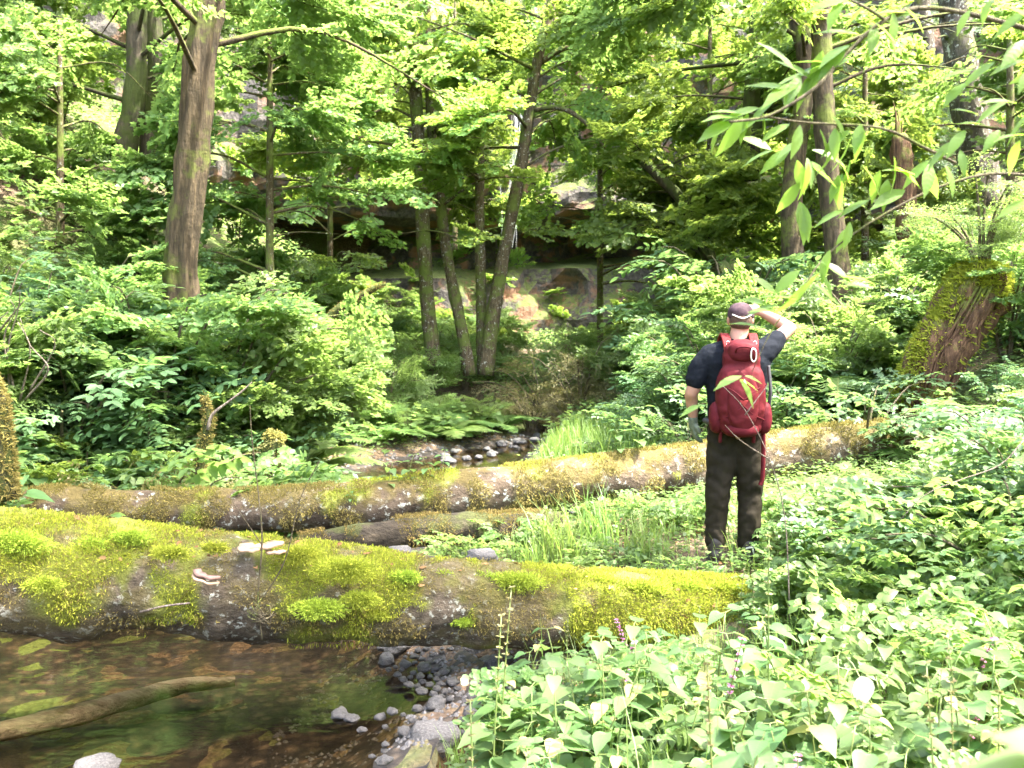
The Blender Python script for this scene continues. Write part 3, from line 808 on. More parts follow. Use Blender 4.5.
def patches_keep(th, s=2.2, o=0.0, wins=(), nz=.35):
    def k(u, n, q, base):
        px, py = to_px(q + base)
        m = mossmask(q, s, o) + n[2] * nz
        for a, b_, w in wins:
            m += w * math.exp(-((px - a) / b_) ** 2)
        return min(1.0, max(0.0, (m - th) * 4.5))
    return k
W1 = [(30, 130, .40), (340, 70, .60), (170, 30, .15), (510, 40, .25), (620, 60, .35), (700, 60, .4), (770, 60, .5), (235, 40, -.40), (415, 40, -.25), (560, 25, -.2)]
K1, K2 = patches_keep(.24, 3.4, 0, W1), patches_keep(-.05, 5.5, 7, W1)
near, SN, nb = log('fallen_log', 'thick near fallen log covered in bright yellow green moss over the water', NL, M['log_near'], (K1, K2), 2.0, 0, sides=56, extra=.2)
# thick moss cushions: lumpy shells plus tufts
def moss_part(root, S, keep, mat, size, count, name='moss', base=None):
    base = np.array(root.location)
    """three layers lifted over the bark make a fluffy thick mat"""
    O, Nn = [], []
    n = len(S); T = nrm(np.gradient(S[:, :3], axis=0)); tries = 0
    while len(O) < count and tries < count * 10:
        tries += 1
        u = rng.uniform(0, n - 1.001); i = int(u); p = S[i, :3]; r_ = S[i, 3]
        a = rng.uniform(-.6, math.pi + .9) if rng.random() < .93 else rng.uniform(0, 6.28)
        U = nrm(np.cross(T[i], UP)); W = np.cross(U, T[i]); nn_ = U * math.cos(a) + W * math.sin(a)
        q = p + (S[i + 1, :3] - p) * (u - i) + nn_ * r_
        kk = keep(u / n, nn_, q, base)
        if rng.random() < kk: O.append(q + nn_ * rng.uniform(0, .02) * min(1.5, kk)); Nn.append(nn_ + np.array([0, 0, -.35 if nn_[2] < .2 else .1]))
    if O:
        mb = MB(); tufts(mb, np.array(O), np.array(Nn), size, per=2); return mb.build(name, mat, root)
moss_part(near, SN, K1, M['moss'], .019, 52000)
moss_part(near, SN, K2, M['moss_brown'], .015, 32000, 'moss_brown')
# hanging moss shag at the fat clump and left
def hang(root, base, lst, mat):
    mb = MB()
    for px, py, d, w, n in lst:
        for _ in range(n):
            o = at(px + rng.normal(0, w), py - 5 + rng.normal(0, 4), d + .03) - base
            ln = rng.uniform(.015, .06); P = np.array([o + np.array([rng.normal(0, .01), rng.normal(0, .01), -ln * t]) for t in (0, .5, 1)])
            m = 7; t = rng.uniform(0, 1, m); c = o - np.outer(t, [0, 0, ln])
            tufts(mb, c, np.tile([0, 0, -1.0], (m, 1)) + rng.normal(0, .6, (m, 3)), .016, per=1)
    return mb.build('hanging_moss', mat, root)
hang(near, nb, [(335, 632, 5.15, 35, 330), (60, 622, 4.85, 60, 130), (610, 640, 5.6, 30, 60), (270, 625, 5.15, 10, 40)], M['moss_brown'])
# cushions (bright round ones)
for px, py, d, s in ((172, 553, 4.85, .055), (45, 585, 4.62, .05), (345, 570, 4.98, .10), (462, 622, 5.22, .03), (378, 616, 5.1, .03), (405, 578, 5.2, .05), (515, 583, 5.35, .09), (640, 590, 5.5, .09), (130, 538, 4.95, .06), (15, 545, 4.75, .1), (90, 545, 4.9, .05), (215, 548, 5.0, .04), (300, 555, 5.05, .07), (440, 577, 5.3, .05), (480, 580, 5.35, .06), (570, 580, 5.5, .05), (600, 582, 5.5, .06), (685, 588, 5.6, .07), (725, 590, 5.65, .07), (320, 610, 4.95, .08), (360, 600, 4.98, .06)):
    c = at(px, py, d) - nb; s *= 1.35; n = int(620 * (s / .05) ** 1.6); D = nrm(rng.normal(0, 1, (n, 3)) + np.array([0, -.5, .4])); 
    mb = MB(); tufts(mb, c + D * s * rng.uniform(.1, 1.15, (n, 1)) * np.array([1.4, .4, .5]), D, .017, per=2); mb.build('moss_cushion', M['moss'], near)
M['litter'] = leafmat('dead_leaves', (.14, .075, .03), (.34, .22, .10), (.3, .2, .08), tfac=.15, rough=.8, spec=.1)
mb = MB(); O, T_, N_, S_ = [], [], [], []
for k in range(150):
    i = int(rng.integers(10, len(SN) - 10)); a = rng.normal(0, .75); nn_ = np.array([0, -math.sin(a), math.cos(a)]); O.append(SN[i, :3] + nn_ * (SN[i, 3] * 1.06 + .008)); b = rng.uniform(0, 6.28)
    T_.append([math.cos(b), math.sin(b) * math.cos(a), rng.normal(0, .3)]); N_.append(nn_ + rv(.3)); S_.append(rng.uniform(.02, .055))
add_leaves(mb, 'simple', O, T_, N_, S_); tag(mb.build('leaf_litter', M['litter'], near), kind='stuff')
# bracket fungi
M['fungus'] = plain('bracket_fungus', (.30, .21, .13), .6, 30, .35)
M['fungus_dark'] = plain('bracket_fungus_top', (.16, .10, .08), .7, 30, .4)
def bracket(px, py, d, w, dep, th, mat, tilt=0):
    mb = MB(); c = at(px, py, d) - nb; V = []; m = 18
    for lay, (k, z) in enumerate(((1.0, 0), (.97, th), (.4, th * 1.3), (.55, -th * .6))):
        for a in np.linspace(math.pi, 2 * math.pi, m):
            V.append(c + np.array([math.cos(a) * w * k, math.sin(a) * dep * k * (1 + .12 * math.sin(a * 5)), z + tilt * math.cos(a) * w + .15 * th * math.sin(a * 7)]))
    Fq = [(i + m * p, i + 1 + m * p, i + 1 + m * q, i + m * q) for p, q in ((0, 1), (1, 2), (3, 0), (2, 3)) for i in range(m - 1)]
    mb.add(V, Fq); return mb.build('bracket_fungus', mat, near)
bracket(262, 545, 5.08, .13, .12, .016, M['fungus'], .05); bracket(250, 549, 5.0, .07, .08, .012, M['fungus'], -.05); bracket(276, 552, 5.02, .06, .06, .012, M['fungus'])
bracket(207, 575, 4.86, .075, .07, .014, M['fungus_dark'], -.25); bracket(206, 579, 4.85, .075, .075, .008, M['fungus'], -.3)
# vines and a twig on the near log
mb = MB()
P = smooth_path(np.array([at(140, 612, 4.8), at(165, 606, 4.78), at(190, 603, 4.8)]) - nb, .05); tube(mb, P, .006, 5)
mb.build('twig', M['deadtwig'], near)
def vine(pts, r):
    mb = MB(); P = smooth_path(np.array([at(*p) for p in pts]) - nb, .04); tube(mb, P, np.linspace(r, r * .5, len(P)), 5, rough=.2); return mb.build('bare_stem', M['twig'], near)
vine([(262, 640, 5.0), (258, 600, 4.95), (262, 540, 4.9), (258, 490, 4.9), (252, 440, 4.9), (250, 405, 4.9)], .0055)
vine([(262, 600, 4.95), (285, 560, 4.85), (300, 500, 4.8), (320, 460, 4.8)], .004)
vine([(262, 545, 4.95), (245, 520, 4.9), (232, 500, 4.9)], .003)
for k in range(14):
    a = rng.uniform(0, 6.28); vine([(262 + 12 * math.cos(a), 612 + 12 * math.sin(a), 4.93), (262 + rng.normal(0, 6), 618 + rng.normal(0, 5), 4.9), (262 + 15 * math.cos(a + 2), 612 + 14 * math.sin(a + 2), 4.93)], .003)

FL = [(18, 506, 7.4, 8), (28, 507, 7.4, 17), (60, 508, 7.42, 21), (150, 510, 7.5, 21), (260, 510, 7.6, 21), (380, 504, 7.8, 24), (450, 495, 7.95, 24), (540, 486, 8.1, 23), (640, 474, 8.35, 23), (740, 461, 8.6, 23), (840, 447, 8.9, 23), (910, 441, 9.1, 22), (935, 439, 9.2, 14), (938, 439, 9.2, 2)]
KF1, KF2 = patches_keep(-.02, 4, 3, (), .25), patches_keep(.38, 2.2, 12, (), .2)
far, SF, fb = log('fallen_log', 'far fallen log with brown fuzzy moss passing behind the hiker', FL, M['log_far'], (KF2, KF1), 8.0, 0, sides=34)
moss_part(far, SF, KF1, M['moss_brown'], .022, 26000, 'moss_brown')
moss_part(far, SF, KF2, M['moss'], .02, 4000)
# rotten smaller log under the far one
M['rot_dark'] = bark('rotten_dark', (.035, .028, .018), (.07, .055, .035), (.04, .045, .012), .4, along='X', stretch=2, scale=2)
P = [(300, 545, 6.9, 10), (360, 538, 7.0, 15), (430, 532, 7.15, 17), (500, 528, 7.3, 15), (560, 520, 7.45, 9)]
rl, SR, rb = log('rotten_log', 'small dark rotten log lying under the far fallen log', P, M['rot_dark'], None, 4, 0, sides=18)
moss_part(rl, SR, patches_keep(.1, 4, 3), M['moss_brown'], .02, 2500)
# sunken log in the stream
P = np.array([[*at(a, b, d), .05] for a, b, d in ((-60, 745, 4.75), (60, 705, 5.05), (130, 690, 5.3), (185, 676, 5.5), (235, 674, 5.6))]); P[:, 2] = [-.64, -.63, -.625, -.62, -.63]; P[:, 3] = [.055, .06, .055, .05, .03]
Q = smooth_path(P, .1); mb = MB(); tube(mb, Q[:, :3], Q[:, 3], 14, rough=.3, freq=4)
tag(mb.build('sunken_log', M['sunk']), 'pale brown branch lying under the shallow stream water', 'driftwood')

# ------------------------------------------------------------------ stones
def stone_mesh(name, seed, mat, sub=3, k=.35, flat=.7):
    bm_ = bpy.data.meshes.new(name)
    import bmesh
    b = bmesh.new(); bmesh.ops.create_icosphere(b, subdivisions=sub, radius=1)
    for v in b.verts:
        n = mn.fractal(v.co * 1.1 + Vector((seed, 0, 0)), 1.0, 2.0, 3); c = mn.cell(v.co * 1.3 + Vector((seed * 2, 1, 1)))
        v.co *= 1 + k * n + .08 * c; v.co.z *= flat
    for f in b.faces: f.smooth = True
    b.to_mesh(bm_); b.free(); bm_.materials.append(mat); return bm_
ST = [stone_mesh('stone', s * 3.7, M['stone']) for s in range(6)]
SD = [stone_mesh('stone', s * 5.1 + 40, M['stone_dry']) for s in range(3)]
def stone(px, py, size, label, cat='stone', me=None, group=None, z=None, sy=.8, sz=.7, rz=None):
    d = (CAMZ - (WZ if z is None else z)) * F / max(20, (py - HOR)); d = d * 1.0
    p = at(px, py, d); me = me or ST[int(rng.integers(len(ST)))]
    o = bpy.data.objects.new('stone' if cat == 'stone' else 'boulder', me); col.objects.link(o)
    o.location = [float(p[0]), float(p[1]), float((WZ if z is None else z) + size * .12)]; o.scale = (size, size * sy, size * sz); o.rotation_euler = (0, 0, rng.uniform(0, 6.28) if rz is None else rz)
    return tag(o, label, cat, group)
stone(432, 752, .155, 'largest grey wedge shaped boulder at the bottom edge of the stream', 'boulder', SD[0], sz=.8, rz=.4)
stone(95, 785, .13, 'grey boulder top showing at the bottom left corner', 'boulder', SD[1], rz=1)
stone(440, 724, .085, 'flat wet dark stone with a pale stone on top in midstream', 'boulder', ST[1], sz=.5, rz=.2)
stone(437, 712, .07, 'small pale stone resting on the flat midstream stone', 'stone', ST[2], z=WZ + .05)
stone(340, 724, .06, 'wet stone alone in the water left of midstream', 'stone', ST[3])
stone(352, 728, .045, 'small round stone touching the lone wet stone', 'stone', ST[0])
stone(398, 655, .09, 'wet grey stone under the near log at the bar edge', 'stone', ST[4])
stone(475, 652, .17, 'large smooth boulder half hidden behind the gravel bar', 'boulder', SD[2], sz=.8, rz=2)
stone(387, 668, .06, 'angular wet stone at the water edge of the bar', 'stone', ST[5], sz=1)
stone(362, 740, .03, 'tiny pale stone breaking the surface by itself', 'stone', SD[1])
stone(404, 745, .025, 'tiny pale stone left of the wedge boulder', 'stone', SD[2])
cnt = 0; placed = [(432, 752, 28), (440, 720, 18), (398, 655, 13), (475, 652, 22), (387, 668, 9)]; tries = 0
while cnt < 120 and tries < 9000:
    tries += 1
    px, py = rng.uniform(375, 525), rng.uniform(640, 712)
    if ((px - (436 + (py - 650) * .75)) / 70) ** 2 + ((py - 672) / 40) ** 2 > 1: continue
    s = rng.choice([.025, .035, .05, .07], p=[.3, .3, .25, .15]) * rng.uniform(.8, 1.2)
    rp = s * F / 5.6
    if any(math.hypot(px - a, (py - b_) * 1.6) < (rp + c_) * .92 for a, b_, c_ in placed): continue
    placed.append((px, py, rp))
    stone(px, py, s, 'wet dark grey pebble stone in the gravel bar under the near log', 'stone', None, 'stones of the gravel bar', z=WZ + .02 + rng.uniform(-.01, .03), sz=.75); cnt += 1
for k in range(46):
    px, py = rng.uniform(372, 470), rng.uniform(712, 772); px += (745 - py) * .25; s = rng.choice([.02, .03, .045]) * rng.uniform(.8, 1.2); rp = s * F / 4.8
    if any(math.hypot(px - a, (py - b_) * 1.6) < (rp + c_) * .92 for a, b_, c_ in placed): continue
    placed.append((px, py, rp)); stone(px, py, s, 'grey pebble on the wet bank beside the wedge shaped boulder', 'stone', None, 'pebbles on the near bank edge', z=WZ + rng.uniform(.03, .08), sz=.7)
for k in range(60):
    px, py = rng.uniform(430, 560), rng.uniform(436, 468)
    if py > 470 - (px - 420) * .2: continue
    stone(px, py, rng.uniform(.06, .13), 'grey stone at the far stream bend behind the far log', 'stone', None, 'stones at the far bend', z=WZ + .03)
for px, py, d, s in ((540, 517, 7.3, .05), (482, 556, 6.2, .11), (400, 552, 6.6, .10), (575, 512, 7.4, .05)):
    q = at(px, py, d); o = bpy.data.objects.new('stone', SD[int(rng.integers(3))]); col.objects.link(o); o.location = q.tolist(); o.scale = (s, s * .8, s * .7)
    tag(o, auto_label('pale dry rounded stone', q), 'stone')
# fine gravel: uncountable
def gravel():
    mb = MB(); base = np.array([(1, 0, 0), (.3, .8, .1), (-.7, .5, 0), (-.6, -.6, .1), (.4, -.8, 0), (0, 0, .7)])
    fc = np.array([(i, (i + 1) % 5, 5) for i in range(5)]); n = 3500; O = []
    while len(O) < n:
        if rng.random() < .5: x, y = rng.uniform(-1.4, .3), rng.uniform(4.4, 6.6)
        else: x, y = rng.uniform(-3, 1.5), rng.uniform(12, 18)
        z = H(x, y)
        if z < WZ + .25: O.append((x, y, z))
    O = np.array(O); S = rng.uniform(.008, .025, n) * np.where(O[:, 1] > 10, 2.2, 1)
    a = rng.uniform(0, 6.28, n); c, s = np.cos(a), np.sin(a)
    Rm = np.zeros((n, 3, 3)); Rm[:, 0, 0] = c; Rm[:, 0, 1] = -s; Rm[:, 1, 0] = s; Rm[:, 1, 1] = c; Rm[:, 2, 2] = 1
    V = O[:, None] + S[:, None, None] * np.einsum('nij,kj->nki', Rm, base)
    mb.add(V.reshape(-1, 3), {3: (fc[None] + (np.arange(n) * 6)[:, None, None]).reshape(-1, 3)}); return mb
tag(gravel().build('gravel', M['stone'], smooth=False), 'fine wet gravel along the stream bed and bar', 'gravel', kind='stuff')

# ------------------------------------------------------------------ shrubs and herbs
def shrub_proto(name, leafm, n_stems, h, spread, spray, leaf, per, ss, ls=1.0, seed=0, stemr=.02, low=.25, stem_mat=None):
    root = thing(name, 'x', 'shrub')
    wood, lv, tw = MB(), MB(), MB(); items = []
    for k in range(n_stems):
        az = rng.uniform(0, 6.28); sp = spread * math.sqrt(rng.uniform(.05, 1)); hh = h * (1 - .35 * (sp / spread) ** 2) * rng.uniform(.7, 1.0)
        d = np.array([math.cos(az), math.sin(az), 0])
        P = smooth_path(np.array([d * .05, d * sp * .25 + UP * hh * .5, d * sp * .65 + UP * hh * .9, d * sp + UP * hh * .95]), .15)
        tube(wood, P, np.linspace(stemr, stemr * .3, len(P)), 5, cap=False)
        for q in range(per):
            u = rng.uniform(low, 1); j = min(len(P) - 1, int(u * (len(P) - 1)))
            a2 = az + rng.uniform(-1.6, 1.6)
            dd = np.array([math.cos(a2), math.sin(a2), rng.uniform(-.3, .6)])
            items.append((P[j], dd, nrm(UP + rv(.35)), ss * rng.uniform(.7, 1.2)))
    put_sprays(lv, tw, spray, leaf, items, ls, twigs=True)
    a = wood.build('stems', stem_mat or M['twig'], root); a.name = 'stem'
    b = lv.build('foliage', leafm, root)
    KIDS[root.name] = [a, b]; root['_h'] = h
    return root
def fern_proto(name, n, ln, leafm, arch=.55, dens=26):
    root = thing(name, 'x', 'fern'); lv, wood = MB(), MB()
    for k in range(n):
        az = k * 6.28 / n + rng.uniform(-.25, .25); L_ = ln * rng.uniform(.75, 1.1); el = R(rng.uniform(40, 75))
        d = np.array([math.cos(az), math.sin(az), 0]); P = []
        for t in np.linspace(0, 1, 14): P.append(d * L_ * (t * math.cos(el) + .35 * t * t) + UP * L_ * (t * math.sin(el) - arch * t * t * 1.1))
        P = np.array(P); tube(wood, P, np.linspace(.006, .002, len(P)), 4, cap=False)
        T = nrm(np.gradient(P, axis=0)); side = np.cross(UP, d)
        O, Tt, Nn, S = [], [], [], []
        for j in range(dens):
            t = .12 + .88 * j / dens; f = t * 13; i = min(12, int(f)); p = P[i] * (1 - f + i) + P[i + 1] * (f - i)
            w = L_ * .24 * math.sin(math.pi * (t * .8 + .16)) ** .8
            nn_ = nrm(np.cross(T[i], side))
            for sg in (1, -1):
                O.append(p); Tt.append(sg * side * 1.0 + T[i] * .45 + rv(.05)); Nn.append(-nn_ if nn_[2] < 0 else nn_); S.append(w * rng.uniform(.9, 1.1))
        add_leaves(lv, 'comb', O, Tt, Nn, S)
    a = wood.build('stalk', M['stem'], root); b = lv.build('fronds', leafm, root); b.name = 'foliage'
    KIDS[root.name] = [a, b]; root['_h'] = ln * .75
    return root
def nettle_proto(name, h, flower=False, tiers=5, ls=.13):
    root = thing(name, 'x', 'plant'); lv, st = MB(), MB()
    bend = rng.normal(0, .03, 2)
    P = np.array([[bend[0] * t * t * 2, bend[1] * t * t * 2, h * t] for t in np.linspace(0, 1, 9)])
    tube(st, P, np.linspace(.004, .0022, 9), 5)
    O, T, Nn, S = [], [], [], []; a0 = rng.uniform(0, 6.28)
    top = .62 if flower else 1.0
    for k in range(tiers):
        t = top * (.28 + .72 * k / (tiers - 1)); p = np.array([bend[0] * t * t * 2, bend[1] * t * t * 2, h * t])
        for sg in (0, math.pi):
            a = a0 + sg + (k % 2) * math.pi / 2 + rng.normal(0, .15); d = np.array([math.cos(a), math.sin(a), .15])
            e = p + d * .03; tube(st, np.array([p, e]), .0018, 3, cap=False)
            O.append(e); T.append(np.array([math.cos(a), math.sin(a), rng.uniform(-.25, .15)])); Nn.append(UP + rv(.12)); S.append(ls * rng.uniform(.65, 1.2) * (1 - .35 * (k / tiers) ** 2 if k < tiers - 1 else .5))
    add_leaves(lv, 'heart', O, T, Nn, S)
    kids = [st.build('stem', M['stem'], root), lv.build('foliage', M['leaf_nettle'], root)]
    if flower:
        fl = MB()
        for k in range(8):
            t = .68 + .32 * k / 7; p = np.array([bend[0] * t * t * 2, bend[1] * t * t * 2, h * t]); m = 9
            a = rng.uniform(0, 6.28, m); D = np.c_[np.cos(a), np.sin(a), rng.uniform(-.2, .5, m)]
            add_leaves(fl, 'simple', np.tile(p, (m, 1)), D, np.tile(UP, (m, 1)) + rng.normal(0, .4, (m, 3)), rng.uniform(.010, .018, m), rng.random(m))
        kids.append(fl.build('blossom', M['flower'] if flower == 'pink' else M['leaf_rusty'], root))
    KIDS[root.name] = kids; root['_h'] = h
    return root

PR = {
 'maple_bush': [shrub_proto('leafy_bush', M['leaf_mid'], 9, 2.2, 1.5, 'maple', 'lobed', 11, .52) for _ in range(3)],
 'fine_bush': [shrub_proto('leafy_bush', M['leaf_mid'], 9, 1.8, 1.3, 'fine', 'simple', 8, .6) for _ in range(2)],
 'blue_bush': [shrub_proto('broadleaf_bush', M['leaf_blue'], 9, 2.0, 1.4, 'pinnate', 'simple', 38, .36) for _ in range(3)],
 'berry_bush': [shrub_proto('berry_bush', M['leaf_blue'], 10, 1.3, 1.1, 'trifol', 'simple', 10, .42) for _ in range(3)],
 'yel_bush': [shrub_proto('leafy_bush', M['leaf_yel'], 8, 1.8, 1.3, 'maple', 'lobed', 9, .6) for _ in range(2)],
 'rusty_bush': [shrub_proto('twiggy_bush', M['leaf_rusty'], 12, 1.5, 1.4, 'fine', 'simple', 4, .5, .8) for _ in range(2)],
 'conifer_bush': [shrub_proto('wispy_shrub', M['leaf_mid'], 12, 1.2, .7, 'fine', 'simple', 8, .35, .8) for _ in range(1)],
 'lace_herb': [shrub_proto('lacy_herb', M['leaf_mid'], 9, .45, .40, 'lace', 'round', 4, .30, .85, stemr=.004, low=.5, stem_mat=M['stem']) for _ in range(3)],
 'berry_herb': [shrub_proto('berry_herb', M['leaf_mid'], 7, .55, .45, 'trifol', 'near', 5, .32, .9, stemr=.005, low=.4, stem_mat=M['stem']) for _ in range(3)],
 'fern': [fern_proto('fern', 11, .7, M['leaf_fern']) for _ in range(3)],
 'nettle': [nettle_proto('hedge_nettle', h, False) for h in (.42, .48, .52, .38, .45)],
 'nettle_fl': [nettle_proto('hedge_nettle', .85, 'brown', 5), nettle_proto('hedge_nettle', .75, 'brown', 5), nettle_proto('hedge_nettle', .6, 'pink', 5), nettle_proto('hedge_nettle', .5, 'pink', 4)],
 'big_leaf': [nettle_proto('broadleaf_seedling', .28, False, 4, .11) for _ in range(2)],
}
PROTOS = [p for v in PR.values() for p in v]
DESC = {'maple_bush': 'green lobed leaf bush', 'fine_bush': 'fine leaved green bush', 'blue_bush': 'bush with drooping compound leaves', 'berry_bush': 'low berry bush with three part leaves',
        'yel_bush': 'bright yellow green bush', 'rusty_bush': 'brownish twiggy bush', 'conifer_bush': 'wispy upright shrub', 'lace_herb': 'lacy pale green herb', 'berry_herb': 'low three leaved bramble',
        'fern': 'arching green fern', 'nettle': 'leafy pale green nettle', 'nettle_fl': 'tall nettle with flower spike', 'big_leaf': 'broad leaved seedling'}
CATS = {'fern': 'fern', 'nettle': 'nettle', 'nettle_fl': 'nettle', 'lace_herb': 'herb', 'berry_herb': 'bramble', 'big_leaf': 'seedling'}
NCOPY = {}
def plant(kind, x, y, s=1.0, z=None, label=None, group=None, squash=1.0):
    P = PR[kind]; p = P[int(rng.integers(len(P)))]
    zz = H(x, y) - .03 if z is None else z
    # keep what the photograph shows standing clear: the root stump, the far log's right end
    hh = p['_h'] * squash; rad = {'nettle': .1, 'nettle_fl': .1, 'big_leaf': .1}.get(kind, .55 if hh < .8 else .9) * s * F / y
    for a, b_, cut, dep in ((946, 1000, 345, 9.45), (775, 925, 462, 8.7)):
        pp = to_px((x, y, zz))[0]
        fr_ = 1.15 if a > 940 else .75
        if y < dep and pp + rad * fr_ > a and pp - rad * fr_ < b_ and kind not in ('conifer_bush',):
            mx_ = (at(pp, cut, y)[2] - zz) / (hh * 1.1)
            if mx_ < s:
                s = mx_
                if s < .3: return None
    c = copy_tree(p)
    c.location = (x, y, zz); c.rotation_euler = (rng.normal(0, .05), rng.normal(0, .05), rng.uniform(0, 6.28)); c.scale = (s, s, s * squash)
    h = p['_h'] * s * squash
    c['category'] = CATS.get(kind, 'bush'); c['label'] = label or auto_label(DESC[kind], (x, y, zz + h * .6))
    if group: c['group'] = group
    if '_h' in c: del c['_h']
    return c
def plant_px(kind, px, d, top=None, s=None, **kw):
    x = (px - 512) / F * d; z0 = H(x, d)
    if s is None:
        zt = at(px, top, d)[2]; h = PR[kind][0]['_h']; s = max(.25, (zt - z0) / h * 1.05); 
        if kind in ('lace_herb', 'berry_herb') and d < 8: s = min(s, 1.15, max(.4, (px - 768) / F * d / .75) if px > 768 else 9)
        if s > 2.2: z0 += (s - 2.2) * h; s = 2.2
        return plant(kind, x, d, s, z0 - .05, **kw)
    return plant(kind, x, d, s, **kw)

# limits of how high shrubs may reach in the picture, by column
TX = [0, 60, 130, 220, 280, 330, 420, 500, 560, 640, 680, 760, 830, 900, 1024]
TY = [215, 235, 230, 245, 255, 262, 272, 300, 318, 318, 190, 180, 210, 215, 190]
def scatter(region, kinds, spacing, probs=None, group=None):
    x0, x1, y0, y1 = region; n = 0
    for y in np.arange(y0, y1, spacing):
        for x in np.arange(x0, x1, spacing):
            xx, yy = x + rng.uniform(-.45, .45) * spacing, y + rng.uniform(-.45, .45) * spacing
            l, r_ = np.interp(yy, YL, XL), np.interp(yy, YR, XR)
            if l - .5 < xx < r_ + .5: continue
            pxx, pyy = to_px((xx, yy, H(xx, yy)))
            if pxx < -120 or pxx > 1150: continue
            if 285 < pxx < 530 and 13 < yy < 19.2 and xx < 1: continue
            kind = str(rng.choice(kinds, p=probs)); h = PR[kind][0]['_h']
            s = rng.uniform(.75, 1.25)
            lim = np.interp(pxx, TX, TY); zt = at(pxx, lim, yy)[2]; hmax = zt - H(xx, yy)
            if hmax < h * s:
                s = hmax / h
            if s < .35:
                if hmax > -1.5: continue
                s = rng.uniform(.7, 1.1)
            plant(kind, xx, yy, s, group=group); n += 1
    return n
scatter((-8.5, -3.6, 8.6, 13.5), ['blue_bush', 'maple_bush', 'berry_bush', 'fine_bush', 'fern'], 1.05, [.28, .28, .18, .14, .12])
scatter((-14, -1.4, 14, 22), ['blue_bush', 'maple_bush', 'yel_bush', 'fine_bush'], 1.35, [.2, .38, .22, .2])
scatter((-22, 6, 22.5, 31), ['maple_bush', 'yel_bush', 'fine_bush'], 2.1, [.4, .35, .25])
scatter((3.4, 9, 9.3, 14), ['blue_bush', 'maple_bush', 'fine_bush', 'fern', 'berry_bush'], 1.25, [.3, .25, .15, .15, .15])
scatter((3.2, 16, 14.5, 23), ['blue_bush', 'maple_bush', 'fine_bush'], 1.6, [.3, .45, .25])
scatter((7, 22, 23.5, 31), ['maple_bush', 'fine_bush', 'yel_bush'], 2.4, [.5, .3, .2])

# feathery bank left of the stream bend
for i in range(70):
    px = rng.uniform(275, 520); t = (px - 275) / 245
    d = rng.uniform(14.2, 17.5) + t * 2.2; top = rng.uniform(378, 410) if d > 16 else rng.uniform(400, 440)
    x = (px - 512) / F * d
    if x > np.interp(d, YL, XL) - .25: continue
    plant_px('fern' if i % 3 else 'fine_bush', px, d, top + t * 22 - 8)
# brown brushy thicket behind the bend, and shrubs on the right of it
for px, d, top, k in ((545, 19.5, 345, 'rusty_bush'), (580, 19, 330, 'rusty_bush'), (615, 19.5, 345, 'rusty_bush'), (560, 21, 322, 'fine_bush'), (600, 21.5, 318, 'fine_bush'), (530, 18.5, 375, 'rusty_bush'), (570, 17.8, 392, 'rusty_bush'),
                      (610, 18, 385, 'rusty_bush'), (640, 18.5, 350, 'fine_bush'), (660, 17, 330, 'maple_bush'), (640, 16, 385, 'maple_bush'), (680, 16, 300, 'blue_bush'), (668, 14, 350, 'blue_bush'), (700, 14, 300, 'maple_bush'),
                      (655, 12.5, 385, 'berry_bush'), (690, 12, 340, 'blue_bush'), (720, 12.5, 290, 'blue_bush'), (760, 12.5, 300, 'maple_bush'), (650, 23, 318, 'yel_bush'), (690, 22, 275, 'yel_bush'), (715, 18, 250, 'maple_bush'), (735, 17, 215, 'blue_bush'), (775, 16, 250, 'maple_bush'),
                      (640, 11, 432, 'fern'), (600, 12, 428, 'berry_bush'), (690, 10.5, 400, 'berry_bush'), (770, 10.6, 350, 'berry_bush'), (800, 10.5, 330, 'blue_bush'), (840, 11, 310, 'fern'), (870, 10.3, 340, 'fern'), (900, 11, 330, 'fern'),
                      (810, 9.9, 385, 'fern'), (850, 9.7, 372, 'fern'), (890, 9.8, 385, 'fern'), (945, 9.3, 400, 'fern'), (960, 8.5, 375, 'fern'), (1000, 8.6, 350, 'blue_bush'), (1010, 10, 300, 'blue_bush'), (1035, 9.5, 260, 'blue_bush'), (790, 9.6, 410, 'berry_herb'), (830, 9.3, 418, 'fern'), (910, 12.5, 275, 'maple_bush'), (880, 13, 260, 'fern'), (1000, 12.5, 250, 'maple_bush')):
    plant_px(k, px, d, top)
# the wispy shrub growing on the root stump
q = at(982, 266, 9.5); plant('conifer_bush', q[0], q[1], 1.0, q[2] - .05, label='wispy upright shrub growing on top of the sloping root stump')
